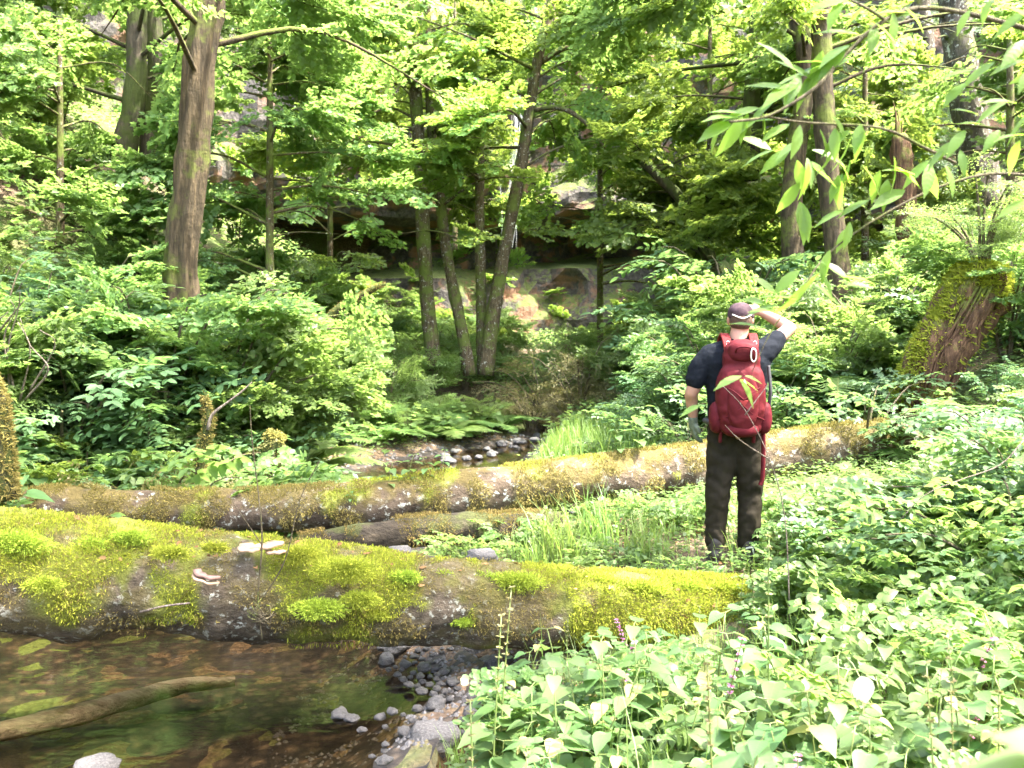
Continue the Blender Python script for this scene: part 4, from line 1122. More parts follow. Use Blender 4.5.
# left bank, close: shrubs with big pale compound leaves and low plants by the log's left end
for px, d, top, k in ((20, 10, 245, 'blue_bush'), (75, 9.6, 268, 'blue_bush'), (120, 10.3, 300, 'blue_bush'), (60, 9, 330, 'berry_bush'), (100, 8.8, 395, 'berry_bush'), (150, 9.3, 360, 'blue_bush'), (170, 8.9, 430, 'berry_herb'), (225, 9.6, 400, 'berry_bush'), (250, 10.6, 350, 'blue_bush'), (200, 10.5, 330, 'maple_bush'),
                      (235, 9.0, 440, 'berry_herb'), (130, 8.5, 435, 'fern'), (85, 8.4, 425, 'yel_bush'), (150, 10.0, 250, 'maple_bush'), (205, 10.2, 262, 'maple_bush'), (95, 11, 235, 'maple_bush'), (240, 11.5, 270, 'maple_bush'), (30, 8.4, 430, 'berry_herb'), (60, 7.9, 460, 'berry_herb'), (15, 7.6, 455, 'big_leaf'), (40, 7.7, 462, 'big_leaf'), (165, 7.95, 475, 'lace_herb'), (250, 8.3, 470, 'lace_herb'), (110, 8.1, 462, 'berry_herb'), (150, 8.2, 468, 'berry_herb'), (190, 8.3, 470, 'berry_herb'), (8, 7.0, 480, 'big_leaf'), (-20, 7.6, 420, 'berry_bush'), (300, 12.6, 400, 'fern'), (270, 12, 385, 'maple_bush'), (165, 8.5, 432, 'rusty_bush'), (300, 14.5, 340, 'blue_bush'), (345, 18, 350, 'maple_bush'), (390, 18.5, 352, 'fine_bush')):
    plant_px(k, px, d, top)
# low plants and seedlings on and by the far log
for px, d, top, k in ((205, 7.3, 505, 'big_leaf'), (345, 7.4, 495, 'big_leaf'), (385, 7.6, 462, 'big_leaf'), (405, 7.65, 455, 'big_leaf'), (440, 7.8, 450, 'big_leaf'), (425, 7.7, 458, 'big_leaf'), (642, 8.2, 400, 'big_leaf'), (625, 8.1, 430, 'big_leaf')):
    x, y = (px - 512) / F * d, d
    z = at(px, np.interp(px, [205, 345, 450, 640], [528, 505, 474, 455]), d)[2]; h = .28
    s = max(.5, min(1.6, (at(px, top, d)[2] - z) / h)); plant(k, x, y + .15, s, z - .02)
# between the logs: grass clump, herbs
for px, d, top, k in ((470, 6.9, 520, 'berry_herb'), (510, 7.1, 518, 'lace_herb'), (560, 6.9, 515, 'berry_herb'), (610, 7.2, 500, 'lace_herb'), (650, 7.2, 490, 'berry_herb'), (680, 7.0, 480, 'berry_herb'), (660, 6.5, 540, 'berry_herb'), (620, 6.4, 545, 'lace_herb'),
                      (700, 7.4, 470, 'fern'), (440, 6.7, 548, 'berry_herb'), (580, 6.4, 545, 'lace_herb'), (650, 7.7, 470, 'big_leaf'), (340, 6.6, 505, 'big_leaf'), (325, 6.6, 515, 'big_leaf'), (360, 6.7, 500, 'big_leaf')):
    x = (px - 512) / F * d; z0 = max(H(x, d), -.3); zt = at(px, top, d)[2]
    h = PR[k][0]['_h']; sc = min(.9, max(.4, (zt - z0) / h)); plant(k, x, d, sc, min(z0, zt - h * sc))
TRX, TRY = [760, 800, 850, 900, 940, 970, 1060], [560, 495, 470, 462, 450, 405, 375]
# right foreground mass: lacy herbs, brambles, ferns in front of the log end
for i in range(85):
    px = rng.uniform(800, 1060); d = rng.uniform(4.6, 8.4); top = np.interp(px, TRX, TRY) + rng.uniform(5, 70)
    if px < 810: top = max(top, 545); d = max(d, 5.2)
    if px < 800 and d > 6: continue
    k = str(rng.choice(['lace_herb', 'berry_herb', 'fern'], p=[.58, .40, .02]))
    x = (px - 512) / F * d; z0 = H(x, d); zt = at(px, top, d)[2]; h = PR[k][0]['_h']
    s = float(np.clip(min((zt - z0) / h, (px - 768) / F * d / .75), .35, 1.25)); z0 = min(z0, zt - h * s)
    plant(k, x, d, s, z0)
for px, d, top, k in ((992, 4.8, 455, 'fern'), (950, 4.4, 610, 'lace_herb'), (860, 5.0, 490, 'lace_herb'), (905, 4.9, 480, 'lace_herb'), (835, 4.9, 560, 'lace_herb'), (880, 4.6, 600, 'lace_herb'), (920, 4.7, 545, 'berry_herb'), (1000, 5.2, 400, 'berry_bush'), (995, 5.6, 410, 'berry_bush'), (1040, 5.2, 350, 'blue_bush'), (1030, 6.8, 330, 'blue_bush'), (985, 6.6, 410, 'berry_bush')):
    plant_px(k, px, d, top)
for px, d, sc, k in ((785, 5.9, .5, 'lace_herb'), (800, 5.6, .6, 'lace_herb'), (775, 6.3, .4, 'berry_herb'), (805, 6.2, .6, 'berry_herb'), (820, 5.8, .7, 'lace_herb'), (795, 6.8, .6, 'lace_herb'), (815, 7.3, .7, 'fern'), (780, 7.2, .5, 'berry_herb'), (800, 5.35, .5, 'lace_herb'), (825, 6.6, .8, 'lace_herb'), (765, 5.65, .3, 'lace_herb'), (700, 6.0, .35, 'lace_herb'), (670, 6.1, .4, 'berry_herb'), (755, 6.0, .3, 'berry_herb')):
    plant_px(k, px, d, s=sc)
for px, d, sc, k in ((860, 5.6, .5, 'berry_bush'), (895, 5.3, .55, 'berry_bush'), (935, 5.5, .6, 'berry_bush'), (970, 5.2, .65, 'berry_bush'), (1010, 5.4, .75, 'berry_bush'), (880, 6.2, .5, 'berry_bush'), (920, 6.4, .55, 'berry_bush'), (1000, 6.2, .8, 'berry_bush'), (1030, 4.6, .7, 'berry_bush'),
                    (850, 5.2, .8, 'fern'), (900, 4.9, .9, 'fern'), (960, 4.8, 1.0, 'fern'), (930, 5.9, 1.1, 'fern'), (870, 6.0, .9, 'fern'), (985, 5.7, 1.2, 'fern'), (845, 7.4, .9, 'fern'), (835, 5.0, .9, 'lace_herb'), (815, 4.9, .8, 'lace_herb'), (875, 4.7, 1.1, 'lace_herb')):
    plant_px(k, px, d, s=sc)
# hedge nettles covering the near bank
n = 0
while n < 190:
    y = rng.uniform(1.9, 4.75); x = rng.uniform(-.5, 3.0)
    px, py = to_px((x, y, H(x, y) + .4))
    lim = np.interp(px, [440, 480, 560, 740, 800, 1100], [740, 690, 648, 640, 650, 640])
    if px > 1080 or py > 960 or py < lim or x < np.interp(y, [1.9, 4, 4.6], [-.22, -.06, .35]): continue
    fl = rng.random() < .10
    plant('nettle_fl' if fl else 'nettle', x, y, rng.uniform(.8, 1.15) * (1 if y > 2.4 else .85), group='hedge nettles on the near bank',
          label='tall nettle with a flower spike among the pale nettles on the near bank' if fl else 'pale green nettle in the sunlit nettle patch on the near bank'); n += 1
for i in range(34):
    y = rng.uniform(2.0, 4.6); x = rng.uniform(.15, 2.7); z = H(x, y); kk = str(rng.choice(['berry_herb', 'lace_herb', 'big_leaf', 'fern'], p=[.35, .3, .25, .1]))
    plant(kk, x, y, rng.uniform(.7, .95), z)
for px, d, top in ((740, 4.9, 590), (755, 4.6, 640), (640, 4.4, 560), (700, 3.9, 620), (568, 4.3, 650)):
    x = (px - 512) / F * d; z0 = H(x, d); zt = at(px, top, d)[2]; plant('nettle_fl', x, d, float(np.clip((zt - z0) / .75, .7, 1.5)), z0)
# a bleached leaf hanging among the nettles
mb = MB(); q = at(862, 676, 3.0); add_leaves(mb, 'near', [q * 0], [[.12, .0, -1.0]], [[.1, -1, 0]], [.13]); o = mb.build('bleached_leaf', M['white_leaf']); o.location = q.tolist(); tag(o, 'single bleached white leaf with holes hanging above the nettles', 'leaf')

# grass clumps and blades
def grass(pts, hmin, hmax, w, nb_, lean=.5):
    mb = MB()
    V, Fq, rr = [], [], []
    for (x, y, z) in pts:
        for _ in range(nb_):
            a = rng.uniform(0, 6.28); h = rng.uniform(hmin, hmax); l = rng.uniform(.1, lean) * h
            dx, dy = math.cos(a), math.sin(a); ox, oy = rng.normal(0, .03, 2); b = len(V); sx, sy = -dy * w / 2, dx * w / 2
            for t in (0, .35, .7, 1):
                k = (1 - t * t) ; cx, cy, cz = x + ox + dx * l * t ** 2, y + oy + dy * l * t ** 2, z + h * (t - .25 * t * t * l / h)
                V += [(cx - sx * k, cy - sy * k, cz), (cx + sx * k, cy + sy * k, cz)]
            for j in range(3): Fq.append((b + 2 * j, b + 2 * j + 1, b + 2 * j + 3, b + 2 * j + 2)); rr.append(0)
    r = rng.random(len(Fq) // 3).repeat(3) * .97
    mb.add(V, {4: np.array(Fq)}, rnd=r); return mb
def clump(px, d, h, n, label):
    x = (px - 512) / F * d; z = max(H(x, d), -.3)
    mb = grass([(rng.normal(0, .07), rng.normal(0, .07), 0) for _ in range(n)], h * .5, h, .011, 5, .75)
    o = mb.build('grass_tuft', M['grass']); o.location = (x, d, z); tag(o, label, 'grass tuft')
clump(560, 6.6, .62, 16, 'tall arching grass tuft behind the near log left of the hiker')
clump(600, 6.8, .6, 14, 'upright grass tuft between the tall arching tuft and the hiker')
clump(645, 6.5, .42, 10, 'short grass tuft closest to the boots of the hiker')
clump(530, 6.5, .4, 9, 'short grass tuft left of the tall arching tuft')
pts = []
while len(pts) < 420:
    px, d = rng.uniform(545, 660), rng.uniform(11.5, 17)
    x = (px - 512) / F * d
    if x > np.interp(d, YR, XR) + .1: pts.append((x, d, H(x, d)))
tag(grass(pts, .2, .5, .016, 9).build('grass', M['grass']), 'bright grass beside the far stream bend', 'grass', kind='stuff')
pts = []
while len(pts) < 110:
    x, y = rng.uniform(.1, 2.8), rng.uniform(2.0, 4.7); pts.append((x, y, H(x, y)))
tag(grass(pts, .35, .62, .006, 4, .6).build('grass', M['grass']), 'taller grass blades standing among the nettles', 'grass', kind='stuff')
pts = []
while len(pts) < 900:
    x, y = rng.uniform(-.6, 4.0), rng.uniform(1.8, 8)
    if x > np.interp(y, YR, XR) + .1 and not (abs(y - 5.5) < .3 and x < 1.5): pts.append((x, y, H(x, y)))
tag(grass(pts, .08, .3, .006, 7).build('grass', M['grass']), 'thin grass on the near bank and between the logs', 'grass', kind='stuff')

# ground cover nobody could count
def cover(n, region, smin, smax, hmax, kind, mat, name, label, cond=None):
    O, T, Nn, S = [], [], [], []; x0, x1, y0, y1 = region; tries = 0
    while len(O) < n and tries < n * 6:
        tries += 1
        y = y0 + (y1 - y0) * rng.random() ** 1.0; x = rng.uniform(x0, x1)
        l, r = np.interp(y, YL, XL), np.interp(y, YR, XR)
        if l - .15 < x < r + .15 and y < 24: continue
        if cond and not cond(x, y): continue
        z = H(x, y)
        for _ in range(5):
            a = rng.uniform(0, 6.28); s = rng.uniform(smin, smax)
            O.append((x + rng.normal(0, smax), y + rng.normal(0, smax), z + rng.uniform(.01, hmax))); T.append((math.cos(a), math.sin(a), rng.uniform(-.3, .3))); Nn.append(UP + rng.normal(0, .3, 3)); S.append(s)
    mb = MB(); add_leaves(mb, kind, O, T, Nn, S); tag(mb.build(name, mat), label, 'ground cover', kind='stuff')
def vis(x, y):
    px, _ = to_px((x, y, H(x, y))); return -60 < px < 1090
cover(30000, (-2, 6, 1.8, 9.5), .025, .06, .16, 'simple', M['leaf_mid'], 'ground_cover', 'small leaves carpeting the right bank', lambda x, y: vis(x, y) and not (abs(y - 5.3) < .35 and x < 1.4))
cover(30000, (-9, 9, 8.5, 16), .04, .08, .22, 'simple', M['leaf_mid'], 'undergrowth', 'low leafy undergrowth on both stream banks', vis)
cover(45000, (-24, 24, 15, 33), .08, .16, .5, 'lobed', M['leaf_mid'], 'undergrowth', 'dense undergrowth on the slopes below the cliff', lambda x, y: vis(x, y) and noise2(x, y, .3, 20) > -.22)
O, T_, N_, S_ = [], [], [], []
while len(O) < 2600:
    x, y = rng.uniform(-.4, 5), rng.uniform(1.9, 9)
    if x < np.interp(y, YR, XR) or (abs(y - 5.5) < .25 and x < 1.9): continue
    b = rng.uniform(0, 6.28); O.append((x, y, H(x, y) + rng.uniform(.005, .03))); T_.append((math.cos(b), math.sin(b), rng.normal(0, .2))); N_.append(UP + rv(.25)); S_.append(rng.uniform(.02, .06))
mb = MB(); add_leaves(mb, 'simple', O, T_, N_, S_); tag(mb.build('leaf_litter', M['litter']), 'brown fallen leaves on the right bank soil', 'leaf litter', kind='stuff')
# greenery clinging to the cliff
def cliff_green():
    mb, tw = MB(), MB(); items = []; ns, m = CV.shape[:2]
    for _ in range(5200):
        i, j = int(rng.integers(2, ns - 2)), int(rng.integers(2, m - 1)); p = CV[i, j]
        pxx, pyy = to_px(p)
        if not (-60 < pxx < 1090 and -60 < pyy < 420): continue
        keep = .95 if p[2] > 8 else .4
        if 270 < pxx < 440 and 188 < pyy < 262: keep = .03
        if 520 < pxx < 660 and 205 < pyy < 312: keep = .06
        if pxx < 120 and pyy < 110: keep = .35
        if noise2(p[0] + p[1] * .5, p[2], .25, 4) < -.12: keep *= .25
        if rng.random() > keep: continue
        n = nrm(np.cross(CV[i + 1, j] - CV[i - 1, j], CV[i, min(m - 1, j + 1)] - CV[i, j - 1])); n = n if n[1] < 0 else -n
        d = nrm(n + rv(.5) + np.array([0, 0, .1])); items.append((p, d, nrm(UP + n * .3 + rv(.15)), rng.uniform(.7, 1.5)))
    put_sprays(mb, tw, 'maple', 'lobed', items, 1.35, twigs=False); return mb
tag(cliff_green().build('cliff_greenery', M['leaf_yel']), 'leafy growth clinging to the cliff ledges', 'foliage', kind='stuff')

# young maples before and beside the cliff, above the shrubs
def sapling(px, base_py, d, top_py, label, leafm='leaf_mid', n=22, ln=2.6, lean=0, **kw):
    x = px; tree('young_tree', label, 'tree', [(px, base_py, d, 4 * 20 / d), (px + lean * .5, (base_py + top_py) / 2, d, 3 * 20 / d), (px + lean, top_py, d, 1.5 * 20 / d)], M['bark_slim'], M[leafm],
         dict(t0=.15, t1=1.0, n=n, len=ln, ns=7, ss=1.05), sides=8, **kw)
sapling(60, 330, 16, 20, 'young spreading maple on the left slope beside the leaning mossy trunks', 'leaf_mid', 24, 2.6)
sapling(20, 300, 20, -60, 'young maple at the upper left before the sunlit rocky slope', 'leaf_yel', 22, 2.8)
sapling(270, 330, 17, -20, 'young maple right of the thick reddish trunk', 'leaf_mid', 30, 2.4)
sapling(330, 350, 24, 0, 'pale young maple before the cliff left of the slender trunks', 'leaf_yel', 20, 2.6)
sapling(600, 350, 24, -30, 'young maple between the waterfall and the leaning small tree', 'leaf_yel', 24, 2.6)
sapling(660, 300, 25, -60, 'tall young maple at the right end of the cliff', 'leaf_yel', 24, 2.8)
sapling(710, 300, 22, -40, 'young maple left of the half hidden dark trunk', 'leaf_yel', 24, 2.6)
sapling(865, 260, 19, 30, 'young maple behind the broken snag', 'leaf_yel', 22, 2.2)
sapling(1010, 210, 17, -40, 'young maple right of the ridged conifer', 'leaf_mid', 24, 2.6)
sapling(455, 250, 31, -20, 'distant pale maple on the cliff ledge behind the slender trunks', 'leaf_yel', 22, 3.4)
sapling(890, 200, 27, -60, 'dark young conifer behind the pale slim conifer trunk', 'leaf_conifer', 34, 2.8, leaf='narrow', spray='fine')

# unseen maple added right of the camera so its high limbs shade the stream
root = thing('added_shade_maple', 'tall maple whose trunk stands right of the view and shades the stream', 'tree', (6.2, 3.0, H(6.2, 3.0) - .1)); b0 = np.array(root.location)
wd, lv = MB(), MB(); P = smooth_path(np.array([(0, 0, 0, .22), (-.2, .1, 3, .19), (-.5, .2, 6, .16), (-.6, .5, 10, .1), (-.5, .6, 14, .03)]), .25); tube(wd, P[:, :3], P[:, 3], 14, rough=.2, ridge=.06)
items = []
for k, (ex, ey, ez, h0) in enumerate(((-3.2, 1.6, 9.2, 6.5), (-4.4, 2.6, 9.8, 7), (-5.2, 3.6, 10.5, 7.5), (-3.4, 3.6, 9.8, 7), (-2.6, -.2, 10, 7.5), (-4.0, .6, 11, 8), (-5.8, 1.8, 11.2, 8.5), (-2.5, 5.0, 11, 8), (-4.6, 5.2, 11.5, 8.5))):
    j = int(np.argmin(abs(P[:, 2] - h0))); o = P[j, :3]; e = np.array([ex, ey, ez]); Q = smooth_path(np.array([o, (o + e) / 2 + UP * .3, e]), .3); tube(wd, Q, np.linspace(.06, .012, len(Q)), 6, cap=False)
    for q in range(9):
        i = int(rng.integers(len(Q) // 3, len(Q))); a = rng.uniform(0, 6.28); items.append((Q[i], np.array([math.cos(a), math.sin(a), -.1]), nrm(UP + rv(.15)), rng.uniform(.8, 1.3)))
put_sprays(lv, wd, 'maple', 'lobed', items, 1.0, twigs=True); wd.build('trunk', M['bark_moss'], root); lv.build('crown', M['leaf_mid'], root)

# bare dead twigs at the left edge
root = thing('dead_bush', 'bare pale dead twigs tangled before the left bank shrubs', 'bush', at(10, 400, 8.2)); b0 = np.array(root.location)
for k, pts_ in enumerate((((10, 400), (8, 350), (18, 310), (20, 292)), ((14, 390), (4, 340), (15, 312), (10, 300)), ((20, 400), (30, 350), (18, 322)), ((25, 400), (48, 370), (30, 345), (20, 318)), ((0, 330), (12, 315), (24, 300)), ((30, 390), (55, 345), (40, 330)), ((5, 380), (-6, 330), (8, 312)))):
    P = smooth_path(np.array([at(a, c, 8.2 - .12 * j) for j, (a, c) in enumerate(pts_)]) - b0, .05); mb = MB(); tube(mb, P, np.linspace(.012, .004, len(P)), 5, rough=.3, freq=8); mb.build('twig', M['deadtwig'], root)

# elder shrub reaching in from the right, close to the camera
root = thing('elder_shrub', 'close elder branches with bright leaves reaching in from the upper right', 'bush', (2.3, 2.4, 0)); b0 = np.array(root.location)
def stem(pts, r0, r1):
    P = smooth_path(np.array([at(*p) for p in pts]) - b0, .04); mb = MB(); tube(mb, P, np.linspace(r0, r1, len(P)), 8, rough=.15, freq=12); mb.build('stem', M['twig'], root); return P
SA = stem([(1300, 420, 2.45), (1180, 120, 2.4), (1080, 50, 2.35), (1024, 28, 2.3), (932, 8, 2.25), (885, 20, 2.2), (845, 55, 2.2), (815, 88, 2.15), (770, 115, 2.15), (730, 122, 2.1)], .012, .003)
SB = stem([(1280, 500, 2.6), (1150, 200, 2.6), (1024, 175, 2.55), (960, 180, 2.5), (895, 208, 2.45), (830, 252, 2.4), (798, 296, 2.35), (772, 330, 2.3), (752, 372, 2.3)], .008, .0012)
SC = stem([(955, 163, 2.45), (925, 148, 2.4), (880, 128, 2.35), (800, 122, 2.3), (745, 112, 2.25)], .005, .002)
SD_ = stem([(885, 20, 2.2), (870, 10, 2.15), (850, 0, 2.1), (820, -12, 2.1)], .004, .002)
lv = MB()
def lf(px, py, d, ang, ln_px, face=.4, kind='elder'):
    """leaf with base at px,py pointing at picture angle ang (0 = right, 90 = down)"""
    o = at(px, py, d) - b0; a = R(ang); dirv = np.array([math.cos(a), rng.uniform(-.5, .2), -math.sin(a)])
    nn_ = np.array([rng.normal(0, .3), -face + rng.normal(0, .15), .8]); add_leaves(lv, kind, [o], [dirv], [nn_], [ln_px / F * d * .88])
    if rng.random() < .6:
        a += rng.normal(0, .7); dirv = np.array([math.cos(a), rng.uniform(-.5, .4), -math.sin(a)]); add_leaves(lv, kind, [o + rv(.02)], [dirv], [nn_ + rv(.3)], [ln_px / F * d * .9])
for px, py, a, ln in ((732, 122, 150, 50), (738, 118, 175, 48), (745, 115, 200, 42), (722, 124, 120, 34), (760, 108, 165, 45), (775, 100, 140, 40), (795, 92, 195, 55), (800, 82, 160, 60), (812, 80, 215, 50), (800, 75, 110, 40), (815, 72, 120, 46), (822, 68, 140, 44), (835, 62, 185, 50),
                      (845, 50, 130, 48), (850, 45, 160, 55), (860, 35, 200, 50), (868, 30, 75, 46), (880, 24, 60, 44), (875, 25, 110, 38), (893, 12, 95, 40), (850, 0, 170, 52), (842, 2, 130, 44), (830, -5, 200, 40), (905, 8, 40, 35),
                      (800, 125, 100, 40), (790, 124, 140, 42), (775, 120, 160, 44), (760, 116, 135, 40), (748, 113, 115, 36), (820, 130, 60, 40), (835, 128, 100, 38), (850, 130, 150, 42), (865, 130, 120, 36)):
    lf(px, py, 2.2, a + rng.normal(0, 8), ln)
for px, py, a, ln in ((807, 158, 85, 36), (797, 160, 75, 40), (800, 182, 125, 42), (803, 204, 80, 46), (790, 150, 150, 42), (775, 150, 165, 40), (812, 150, 20, 40), (835, 155, 40, 40), (850, 160, 100, 42), (862, 165, 60, 40), (880, 170, 110, 38), (890, 165, 20, 44), (838, 175, 90, 38), (870, 200, 140, 40), (845, 210, 170, 38), (850, 222, 100, 32), (905, 190, 160, 50), (915, 175, 200, 44), (930, 160, 130, 42), (945, 165, 60, 40)):
    lf(px, py, 2.4, a + rng.normal(0, 8), ln)
for px, py, a, ln in ((975, 70, 165, 50), (995, 62, 150, 56), (1024, 60, 170, 55), (1010, 100, 160, 60), (1024, 135, 175, 60), (985, 125, 190, 40), (1000, 130, 120, 44), (965, 130, 140, 50), (1020, 140, 110, 50), (1030, 70, 130, 40), (960, 150, 110, 40), (1030, 20, 200, 60), (1030, 200, 160, 54), (1030, 10, 160, 60), (990, 0, 120, 40), (1034, 110, 150, 60)):
    lf(px, py, 2.1, a + rng.normal(0, 8), ln * .78)
for px, py, a, ln in ((798, 300, 190, 48), (778, 305, 165, 40), (768, 305, 200, 36), (760, 328, 200, 34), (742, 376, 165, 40), (745, 376, 10, 24), (810, 285, 30, 42), (820, 272, 60, 38), (800, 270, 150, 42), (830, 250, 120, 40), (822, 262, 20, 40), (845, 285, 10, 30), (700, 405, 175, 28)):
    lf(px, py, 2.3, a + rng.normal(0, 8), ln)
lv.build('foliage', M['leaf_elder'], root)
# dead bramble arching across in front of the pack
root = thing('bare_cane', 'thin bare pale cane crossing in front of the red backpack', 'bramble', at(790, 560, 4.6)); b0 = np.array(root.location)
for pts_ in (((790, 620, 4.6), (785, 520, 4.6), (770, 460, 4.6), (745, 410, 4.6), (722, 385, 4.6)), ((770, 460, 4.6), (740, 440, 4.55), (725, 425, 4.5)), ((745, 415, 4.6), (760, 395, 4.6), (768, 385, 4.6)), ((1024, 440, 4.4), (1000, 465, 4.4), (960, 480, 4.4), (925, 495, 4.4), (900, 520, 4.4))):
    P = smooth_path(np.array([at(*p) for p in pts_]) - b0, .05); mb = MB(); tube(mb, P, np.linspace(.004, .0018, len(P)), 5); mb.build('cane', M['deadtwig'], root)
# out of focus leaf very close at the lower right corner
root = thing('close_plant', 'blurred bright green plant right before the camera at the lower right corner', 'plant', (.55, .62, .5)); b0 = np.array(root.location)
lv = MB(); st = MB()
tube(st, smooth_path(np.array([at(1150, 900, .6), at(1100, 790, .62), at(1040, 740, .65), at(960, 735, .7)]) - b0, .03), .0015, 5)
for px, py, a, ln in ((1100, 770, 195, 150), (1090, 800, 175, 160), (1100, 740, 200, 120), (1080, 840, 185, 150)):
    o = at(px + 22, py + 30, .62) - b0; A = R(a); add_leaves(lv, 'near', [o], [[math.cos(A), .25, math.sin(A) * -1]], [[.1, -.5, .9]], [ln / F * .62])
st.build('stem', M['stem'], root); lv.build('foliage', M['leaf_mid'], root)

# ------------------------------------------------------------------ the hiker
def union(name, parts, voxel, mat, parent, smooth_it=4, disp=None):
    """parts: list of tapered capsules / ellipsoids welded into ONE continuous surface"""
    mb = MB()
    for p in parts:
        if p[0] == 'c':
            _, P, Rr = p; P = smooth_path(np.c_[np.array(P, float), np.array(Rr, float)], .02)
            c = P[:, :3]; r = P[:, 3]; T = nrm(np.gradient(c, axis=0))
            k = np.array([.25, .6, .85]); k2 = k[::-1]
            h0 = [c[0] - T[0] * r[0] * math.sqrt(1 - q * q) for q in k]; h1 = [c[-1] + T[-1] * r[-1] * math.sqrt(1 - q * q) for q in k2]
            c = np.vstack([h0, c, h1]); r = np.concatenate([k * r[0], r, k2 * r[-1]])
            tube(mb, c, r, 16)
        else:
            _, ce, ra = p[:3]; rot = p[3] if len(p) > 3 else np.eye(3)
            m1, m2 = 14, 20; V = []
            e = p[4] if len(p) > 4 else 1.0
            sp = lambda v: np.sign(v) * abs(v) ** e
            for i in range(m1 + 1):
                th = math.pi * i / m1
                for j in range(m2):
                    ph = 2 * math.pi * j / m2; st_ = math.sin(th) if 0 < i < m1 else 0
                    v = np.array([sp(st_ * 1.0) * sp(math.cos(ph)), sp(st_) * sp(math.sin(ph)), sp(math.cos(th))])
                    V.append(np.array(ce) + rot @ (v * np.array(ra)))
            V = np.array(V); q = [(i * m2 + j, i * m2 + (j + 1) % m2, (i + 1) * m2 + (j + 1) % m2, (i + 1) * m2 + j) for i in range(m1) for j in range(m2)]
            mb.add(V, q)
    o = obj('tmp', mb.mesh('tmp'), None)
    md = o.modifiers.new('r', 'REMESH'); md.mode = 'VOXEL'; md.voxel_size = voxel
    sm = o.modifiers.new('s', 'SMOOTH'); sm.iterations = smooth_it; sm.factor = .5
    dg = bpy.context.evaluated_depsgraph_get(); dg.update()
    me = bpy.data.meshes.new_from_object(o.evaluated_get(dg)); bpy.data.objects.remove(o)
    if disp:
        for v in me.vertices: v.co += Vector(disp(v.co, v.normal))
    for f in me.polygons: f.use_smooth = True
    me.name = name; me.materials.clear(); me.materials.append(mat)
    return obj(name, me, None, parent)
CL_ = dict(spec=.08)
M['skin'] = plain('skin', (.34, .18, .12), .55, 25, .08); M['shirt'] = plain('navy_shirt', (.008, .010, .014), .85, 60, .3, .002, **CL_)
M['pants'] = plain('olive_pants', (.018, .015, .010), .75, 8, .35, .004, **CL_); M['boot'] = plain('dark_boot', (.03, .025, .022), .6, 20, .4)
M['glove'] = plain('grey_glove', (.10, .12, .08), .8, 30, .4); M['cap'] = plain('cap_cloth', (.05, .032, .037), .8, 20, .5, **CL_); M['hair'] = plain('short_brown_hair', (.07, .04, .025), .8, 60, .4)
M['pack'] = plain('red_pack_cloth', (.078, .010, .013), .6, 14, .22, .004, **CL_); M['pack_dark'] = plain('maroon_pack_cloth', (.075, .009, .013), .65, 16, .3, .003, **CL_)
M['strap'] = plain('red_strap', (.15, .02, .02), .7, 40, .2, **CL_); M['web'] = plain('black_webbing', (.03, .03, .032), .7); M['metal'] = plain('pale_metal', (.7, .68, .66), .3, metal=1)
M['lace'] = plain('pale_lace', (.6, .6, .55), .8)

MX, MY = (737 - 512) / F * 6.25, 6.25
man = thing('person', 'person seen from behind in navy shirt and dark trousers with one hand raised', 'person', (MX, MY, H(MX, MY) - .02), rz=R(-6))
mz0 = man.location.z
fs = 1.0
def W(px, py, f=0.0):     # local coordinates: x right, y away from camera, z up
    return ((px - 737) / 144.0, f, (566 - py) / 144.0)
skin = [('c', [(-.20, .0, 1.43), (-.30, .0, 1.20), (-.305, .03, 1.14), (-.285, .08, .97)], [.058, .048, .046, .028]),
        ('c', [(.20, .0, 1.49), (.30, .09, 1.57), (.385, .16, 1.63)], [.062, .052, .046]),
        ('c', [(.385, .16, 1.63), (.30, .22, 1.69), (.20, .25, 1.745)], [.047, .042, .029]),
        ('c', [(0, 0, 1.45), (0.005, .0, 1.56), (.02, .02, 1.62)], [.075, .062, .062]),
        ('c', [(-.14, 0, 1.44), (0, 0, 1.47), (.15, 0, 1.46)], [.07, .08, .07]),
        ('c', [(0, .01, 1.42), (0, .01, 1.15), (0, 0, .95)], [.14, .125, .13]),
        ('c', [(-.09, 0, .93), (-.11, .0, .5), (-.12, .0, .08)], [.09, .058, .04]), ('c', [(.09, 0, .93), (.11, .0, .5), (.10, .02, .08)], [.09, .058, .04]),
        ('c', [(-.12, 0, .06), (-.125, .13, .04)], [.04, .035]), ('c', [(.10, 0, .06), (.12, .13, .04)], [.04, .035]),
        ('e', (.022, .02, 1.70), (.078, .098, .112)), ('e', (.022, .055, 1.645), (.055, .065, .055)),
        ('c', [(.024, .112, 1.70), (.025, .135, 1.67), (.025, .125, 1.66)], [.012, .014, .014]),
        ('e', (-.060, .02, 1.685), (.012, .022, .033)), ('e', (.104, .02, 1.685), (.012, .022, .033)),
        ('e', (.025, .108, 1.632), (.024, .012, .008)), ('e', (-.006, .104, 1.70), (.014, .01, .01)), ('e', (.054, .104, 1.70), (.014, .01, .01))]
